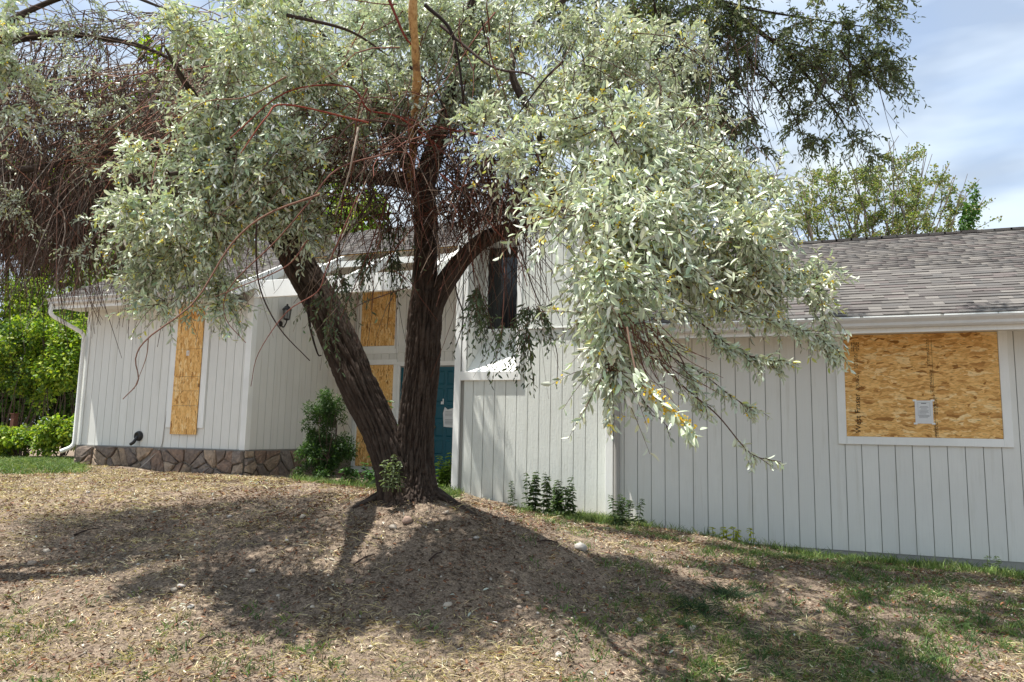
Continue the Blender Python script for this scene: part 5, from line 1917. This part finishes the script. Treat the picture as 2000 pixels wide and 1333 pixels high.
def litter(n, ln, wd, cols, alt, seed, flat=.3, zoff=.004, clump=.75):
    p_ = in_view(int(n * 1.9), -120, 2120, 860, 1480)
    f = fbm(p_[:, 0] * 2.3 + seed, p_[:, 1] * 2.3, 4, 31)
    w = np.clip((f - .36) * 4.5, 1 - clump, 1)
    p_ = p_[rng.random(len(p_)) < w][:n]
    n = len(p_)
    d = np.stack([rng.normal(0, 1, n), rng.normal(0, 1, n), rng.normal(.1, flat, n)], 1)
    nr = np.tile([0, 0, 1.], (n, 1)) + rng.normal(0, .6, (n, 3))
    ll = rng.uniform(ln[0], ln[1], n)
    ww = rng.uniform(wd[0], wd[1], n)
    p_[:, 2] += zoff + rng.uniform(0, .014, n)
    cols, alt = np.array(cols), np.array(alt)
    g_ = fbm(p_[:, 0] * 1.1 + 9, p_[:, 1] * 1.1, 4, 51)
    dep_ = (p_ - np.array([0, 0, EYE])) @ np.array(F)
    lit_bias = .13 * np.clip((5.5 - dep_) / .5, 0, 1) + .10 * np.clip((-5.5 - p_[:, 0]) / 2, 0, 1) - .07  # sunlight on the near edge and left crest put into the litter colour
    pick = (g_ + lit_bias + rng.normal(0, .07, n)) > .52
    cc = np.where(pick[:, None], cols[rng.integers(0, len(cols), n)], alt[rng.integers(0, len(alt), n)]) * np.exp(rng.normal(0, .28, (n, 1)))
    V, Fc = leaves_geom(p_, d, nr, ll, ww, .2, .2)
    return V, Fc, np.repeat(np.clip(cc, 0, .8), 6, 0)


A = Acc()
PALE = [(.55, .45, .31), (.66, .56, .41), (.40, .31, .21), (.48, .38, .27), (.22, .165, .12)]
DARK = [(.11, .078, .056), (.17, .115, .08), (.07, .05, .038), (.25, .18, .13), (.15, .115, .10), (.44, .36, .28), (.16, .08, .05)]
A.add(*litter(68000, (.02, .06), (.004, .011), PALE, DARK, 1))
A.add(*litter(16000, (.025, .06), (.009, .020), [(.22, .11, .06), (.13, .07, .05), (.40, .36, .29)], [(.16, .075, .045), (.10, .06, .045), (.22, .10, .055)], 4))
A.add(*litter(700, (.04, .065), (.012, .02), [(.42, .46, .40), (.50, .50, .42)], [(.42, .46, .40), (.34, .17, .09)], 7))
A.build('leaf_litter', 'dry_litter', None, 'stuff')
o = bpy.data.objects['leaf_litter']
tag(o, 'dead leaves and dry stalks strewn over the bare slope', 'litter', kind='stuff')


def blades(pts_, per, hgt, spread, cols, width=.0035, lean=.5):
    n = len(pts_)
    c = np.repeat(pts_, per, 0)
    hh = np.repeat(rng.uniform(.5, 1.15, n), per) * rng.uniform(.5, 1.1, n * per) * hgt
    r_ = rng.normal(0, spread, (n * per, 2))
    x = c[:, 0] + r_[:, 0]
    y = c[:, 1] + r_[:, 1]
    z = height(x, y) - .005
    b = np.stack([x, y, z], 1)
    ld = np.stack([rng.normal(0, lean, n * per), rng.normal(0, lean, n * per), np.ones(n * per)], 1)
    sd_ = norm(np.cross(ld, rand_unit(n * per))) * width * rng.uniform(.6, 1.4, (n * per, 1))
    m = b + ld * hh[:, None] * .55
    t_ = b + (ld * np.array([1.5, 1.5, .9])) * hh[:, None]
    V = np.stack([b - sd_, b + sd_, m + sd_ * .8, m - sd_ * .8, t_], 1).reshape(-1, 3)
    i = np.arange(n * per)[:, None] * 5
    Q = np.concatenate([i + np.array([[0, 1, 2, 3]])], 0)
    T3 = i + np.array([[3, 2, 4, 4]])
    cols = np.array(cols)
    cc = cols[rng.integers(0, len(cols), n)] 
    cc = np.repeat(cc, per, 0) * np.exp(rng.normal(0, .22, (n * per, 1)))
    return V, Q, T3, np.repeat(np.clip(cc, 0, .8), 5, 0)


def grass_obj(name, sets, label, cat):
    Vs, Qs, Cs, nn = [], [], [], 0
    for V, Q, T3, C in sets:
        # tip as a degenerate-free narrow quad: duplicate the tip vertex
        m = len(V) // 5
        V = V.reshape(m, 5, 3)
        V = np.concatenate([V, V[:, 4:5] + np.array([.0004, 0, 0])], 1).reshape(-1, 3)
        C = np.repeat(C.reshape(m, 5, 3)[:, :1], 6, 1).reshape(-1, 3)
        i = np.arange(m)[:, None] * 6
        Fq = np.concatenate([i + np.array([[0, 1, 2, 3]]), i + np.array([[3, 2, 5, 4]])], 0) + nn
        nn += len(V)
        Vs.append(V)
        Qs.append(Fq)
        Cs.append(C)
    me = npmesh(name, np.concatenate(Vs), np.concatenate(Qs), 'grass_blade', colors=np.concatenate(Cs))
    o = obj(name, me, None, (0, 0, 0))
    tag(o, label, cat, kind='stuff')
    return o


green = [(.09, .16, .045), (.12, .19, .06), (.075, .13, .05), (.18, .22, .075)]
straw = [(.55, .46, .28), (.46, .37, .23), (.36, .28, .18), (.66, .57, .38)]


def masked(n, fn):
    p = in_view(n * 4, -100, 2100, 860, 1480)
    rel = p - np.array([0, 0, EYE])
    dep = rel @ np.array(F)
    u = 1000 + FPX * (rel @ np.array(RR)) / dep
    v = 666.5 - FPX * (rel @ np.array(UU)) / dep
    w = fn(p, u, v)
    k = rng.random(len(p)) < w
    return p[k][:n]


patch = lambda p, s=1.1, o_=0: np.clip((fbm(p[:, 0] * s + o_, p[:, 1] * s, 3, 21) - .46) * 6, 0, 1)
# green tufts: along the bottom of the slope, dense on the right
gt = masked(2900, lambda p, u, v: (.12 + .88 * patch(p, 1.3)) * np.clip((u - 1000) / 400, 0.0, 1) * .9)
gb = masked(900, lambda p, u, v: (.1 + patch(p, 1.6, 7)) * np.clip((v - 1150) / 90, 0, 1))
gl = masked(160, lambda p, u, v: np.clip((u - 1150) / 400, 0, 1) * (p[:, 1] > 10.2))
grass_obj('green_grass', [blades(gt, 13, .085, .035, green), blades(gb, 12, .075, .03, green), blades(gl, 12, .12, .04, green + [(.25, .32, .10)])],
          'green grass tufts on the right and lower slope', 'grass')
sg = masked(4200, lambda p, u, v: .04 + .9 * patch(p, 1.1, 3) * np.clip((v - 1150) / 130, .06, 1))
sg2 = masked(1500, lambda p, u, v: np.clip((900 - u) / 900, 0, 1) * np.clip((1100 - v) / 100, 0, 1) * (.3 + .7 * patch(p, .9, 5)))
grass_obj('dry_grass', [blades(sg, 9, .05, .045, straw, .0028, 1.2), blades(sg2, 8, .04, .05, straw, .003, 1.4)], 'short straw coloured dead grass on the slope', 'grass')
# lawn and weeds strip at far left, and long grass along the walls
lp = []
for k in range(1500):
    p = P(rnd.uniform(-60, 165), 880, rnd.uniform(13.2, 18.5))
    lp.append((p.x, p.y, 0))
grass_obj('lawn_grass', [blades(np.array(lp), 9, .12, .07, green + [(.16, .22, .06)], .006)], 'green lawn beside the left corner of the house', 'grass')
wl = []
for k in range(420):
    u = rnd.choice([rnd.uniform(1020, 1250), rnd.uniform(1120, 1200), rnd.uniform(1250, 2050), rnd.uniform(1540, 2050)])
    p = at_wall(u, rnd.uniform(10.4, 11.0))
    wl.append(tuple(p))
for k in range(170):
    p = gpt(rnd.uniform(580, 740), 0, rnd.uniform(11.0, 12.6))
    wl.append(tuple(p))
for k in range(60):
    p = gpt(rnd.uniform(860, 900), 0, rnd.uniform(10.5, 12.0))
    wl.append(tuple(p))
grass_obj('wall_grass', [blades(np.array(wl), 11, .15, .05, [(.17, .25, .07), (.11, .18, .05), (.30, .36, .14), (.08, .14, .05)], .004, .3)], 'long green grass growing along the foot of the walls', 'grass')
# two denser dark tufts
for (u, v, lab) in [(1425, 1165, 'dense dark green grass clump right of centre on the slope'), (1357, 1195, 'small dark grass clump left below the denser one')]:
    p = hit(u, v)
    V, Q, T3, C = blades(np.array([tuple(p)]), 260 if u > 1400 else 150, .11, .075, [(.03, .06, .03)], .003, .9)
    m = len(V) // 5
    V = V.reshape(m, 5, 3)
    V = np.concatenate([V, V[:, 4:5] + np.array([.0004, 0, 0])], 1).reshape(-1, 3) - np.array(tuple(p))
    C = np.repeat(C.reshape(m, 5, 3)[:, :1], 6, 1).reshape(-1, 3)
    i = np.arange(m)[:, None] * 6
    me = npmesh('grass_clump', V, np.concatenate([i + np.array([[0, 1, 2, 3]]), i + np.array([[3, 2, 5, 4]])], 0), 'grass_blade', colors=C)
    o = obj('grass_clump', me, None, p)
    tag(o, lab, 'grass clump', 'dark grass clumps')

# ------------------------------------------------------------------ stones and sticks on the slope
def rock_mesh(seed, mat):
    bm = bmesh.new()
    bmesh.ops.create_icosphere(bm, subdivisions=2, radius=1)
    for v in bm.verts:
        n_ = mnoise.noise(v.co * 1.3 + Vector((seed * 3.1, 0, 0)))
        n2_ = mnoise.noise(v.co * 3 + Vector((seed, 4, 0)))
        v.co *= 1 + .35 * n_ + .10 * n2_
        v.co.z *= .62
    me = bpy.data.meshes.new('rock')
    bm.to_mesh(me)
    bm.free()
    me.materials.append(MATS[mat])
    me.polygons.foreach_set('use_smooth', [True] * len(me.polygons))
    return me


RM = [rock_mesh(i, 'rock_%d' % (i % 4)) for i in range(8)]
rocks = [(796, 1022, 20, 'pinkish rounded rock just below the trunk', 2), (768, 1034, 15, 'tan rounded rock left of the pinkish one below the trunk', 0),
         (1134, 1075, 26, 'largest pale grey rock in the middle of the slope', 3), (592, 1013, 14, 'pale rock left of the trunk near the slope crest', 0),
         (353, 1151, 13, 'right one of two touching pale rocks on the left slope', 3), (340, 1157, 12, 'left one of two touching pale rocks on the left slope', 0),
         (494, 1120, 12, 'white angular rock on the left slope beside a tan one', 3), (486, 1127, 10, 'tan rock touching a white angular one on the left slope', 1),
         (682, 1139, 16, 'orange brown rock below and left of the trunk', 2), (873, 1185, 15, 'cream rock on the lower slope below the trunk', 0),
         (372, 1188, 12, 'flat whitish rock below the touching pair', 3), (141, 1218, 12, 'flat pale rock near the lower left corner', 3),
         (1250, 1215, 12, 'white rock among grass right of centre', 3), (1352, 1232, 14, 'upright pale rock beside grass on the right slope', 0),
         (1091, 1283, 15, 'grey rock near the bottom centre', 3), (873, 1003, 10, 'small pale rock right of the trunk', 0),
         (1076, 1174, 10, 'round pinkish rock in the middle of the slope', 2), (319, 941, 11, 'tan rock near the crest in front of the narrow window', 1),
         (91, 1079, 12, 'pale rock at the left edge of the slope', 0), (62, 1104, 14, 'flat brownish rock by the left photo edge', 1),
         (839, 1024, 9, 'tan pebble right of the pinkish rock below the trunk', 1), (1001, 1026, 11, 'low rock half buried on the crest right of the trunk', 1)]
small = [(867, 1004), (974, 1151), (1030, 1161), (1014, 1188), (1127, 1222), (1233, 1048), (954, 1203), (724, 1268), (1352, 1171), (1663, 1232), (1526, 1111), (364, 1007), (449, 1011), (172, 964),
         (357, 1192), (930, 1052), (918, 1056), (1090, 1250), (1050, 1200), (1180, 1150), (640, 1260), (560, 1060), (230, 1000), (270, 1105), (420, 1230), (1870, 1195), (1290, 1110), (1000, 1120), (700, 1215), (610, 1190)]


def put_rock(u, v, w, k, label, group):
    p = hit(u, v)
    if p is None:
        return
    dep = (p - CAMP).dot(F)
    s = w / 2 / FPX * dep * 1.15
    o = bpy.data.objects.new('rock', RM[k])
    link(o, None, (p.x, p.y, p.z + s * .30))
    o.scale = (s * rnd.uniform(.9, 1.15), s * rnd.uniform(.8, 1.1), s)
    o.rotation_euler = (rnd.uniform(-.2, .2), rnd.uniform(-.2, .2), rnd.uniform(0, 6))
    tag(o, label, 'rock', group)


for (u, v, w, lab, m) in rocks:
    put_rock(u, v, w, m + 4 * rnd.randrange(2), lab, 'rocks lying on the slope')
for (u, v) in small:
    side = 'left part of the slope' if u < 600 else ('middle of the slope below the trunk' if u < 1200 else 'grassy right part of the slope')
    put_rock(u, v, rnd.uniform(6, 9.5), rnd.randrange(8), 'small pale pebble lying on the ' + side, 'pebbles lying on the slope')
# fine gravel
g_ = in_view(1600, -60, 2060, 900, 1400)
Vb = np.array([v.co[:] for v in RM[0].vertices])
ico = bmesh.new()
bmesh.ops.create_icosphere(ico, subdivisions=1, radius=1)
iv = np.array([v.co[:] for v in ico.verts])
ifc = np.array([[v.index for v in f.verts] for f in ico.faces])
ico.free()
s_ = rng.uniform(.005, .016, (1600, 1, 1)) * rng.uniform(.6, 1.3, (1600, 1, 3))
V = g_[:, None, :] + iv[None] * s_
Fc = (ifc[None] + np.arange(1600)[:, None, None] * len(iv)).reshape(-1, 3)
cc = np.array([(.44, .38, .31), (.32, .25, .20), (.50, .46, .41)])[rng.integers(0, 3, 1600)] * rng.uniform(.6, 1.1, (1600, 1))
o = obj('gravel', npmesh('gravel', V.reshape(-1, 3), Fc, 'dry_litter', colors=np.repeat(cc, len(iv), 0)), None, (0, 0, 0))
tag(o, 'fine pale gravel scattered in the soil of the slope', 'gravel', kind='stuff')

for (u0, v0, u1, v1, lab) in [(838, 1098, 862, 1085, 'short dark stick on the slope below the trunk'), (690, 1108, 732, 1090, 'long dark stick left below the trunk'),
                              (145, 1048, 195, 1035, 'dark dead branch lying on the left slope'), (1050, 1062, 1090, 1064, 'thin stick on the crest right of the trunk'),
                              (385, 1262, 415, 1252, 'dark bark piece on the lower left slope')]:
    a, b_ = hit(u0, v0), hit(u1, v1)
    c_ = (a + b_) / 2
    n_ = 10
    pl = catmull([tuple(a + Vector((0, 0, .012))), tuple(c_ + Vector((0, .01, .03))), tuple(b_ + Vector((0, 0, .015)))], n_)
    V, Fc = tubes(pl[None], (np.linspace(.009, .004, n_) * rng.uniform(.8, 1.2, n_))[None], 6)
    o = obj('stick', npmesh('stick', V - pl[0], Fc, 'twig', colors=np.tile([.045, .03, .025], (len(V), 1))), None, pl[0])
    tag(o, lab, 'stick', 'sticks lying on the slope')

# surface roots at the trunk foot
for k, (px) in enumerate([[(850, 950, D0, 30), (885, 972, 7.1, 18), (925, 985, 7.0, 9), (960, 1000, 6.95, 4)], [(745, 955, D0, 26), (715, 962, 7.1, 16), (690, 975, 7.05, 8)]]):
    path = []
    for (u, v, d, w) in px:
        q_ = P(u, v, d)
        path.append((q_.x, q_.y, hz(q_.x, q_.y) + (.02 if u in (850, 745) else -.005)))
    V, Fc, C = displaced_stem([Vector(p) for p in path], [w / 2 / FPX * d for _, _, d, w in px], 24, 30, 20 + k, .01)
    obj('root', npmesh('root', V - np.array(path[0]), Fc, 'bark', colors=np.repeat(np.clip(C, 0, 1)[:, None], 3, 1), smooth=True), TR, path[0])
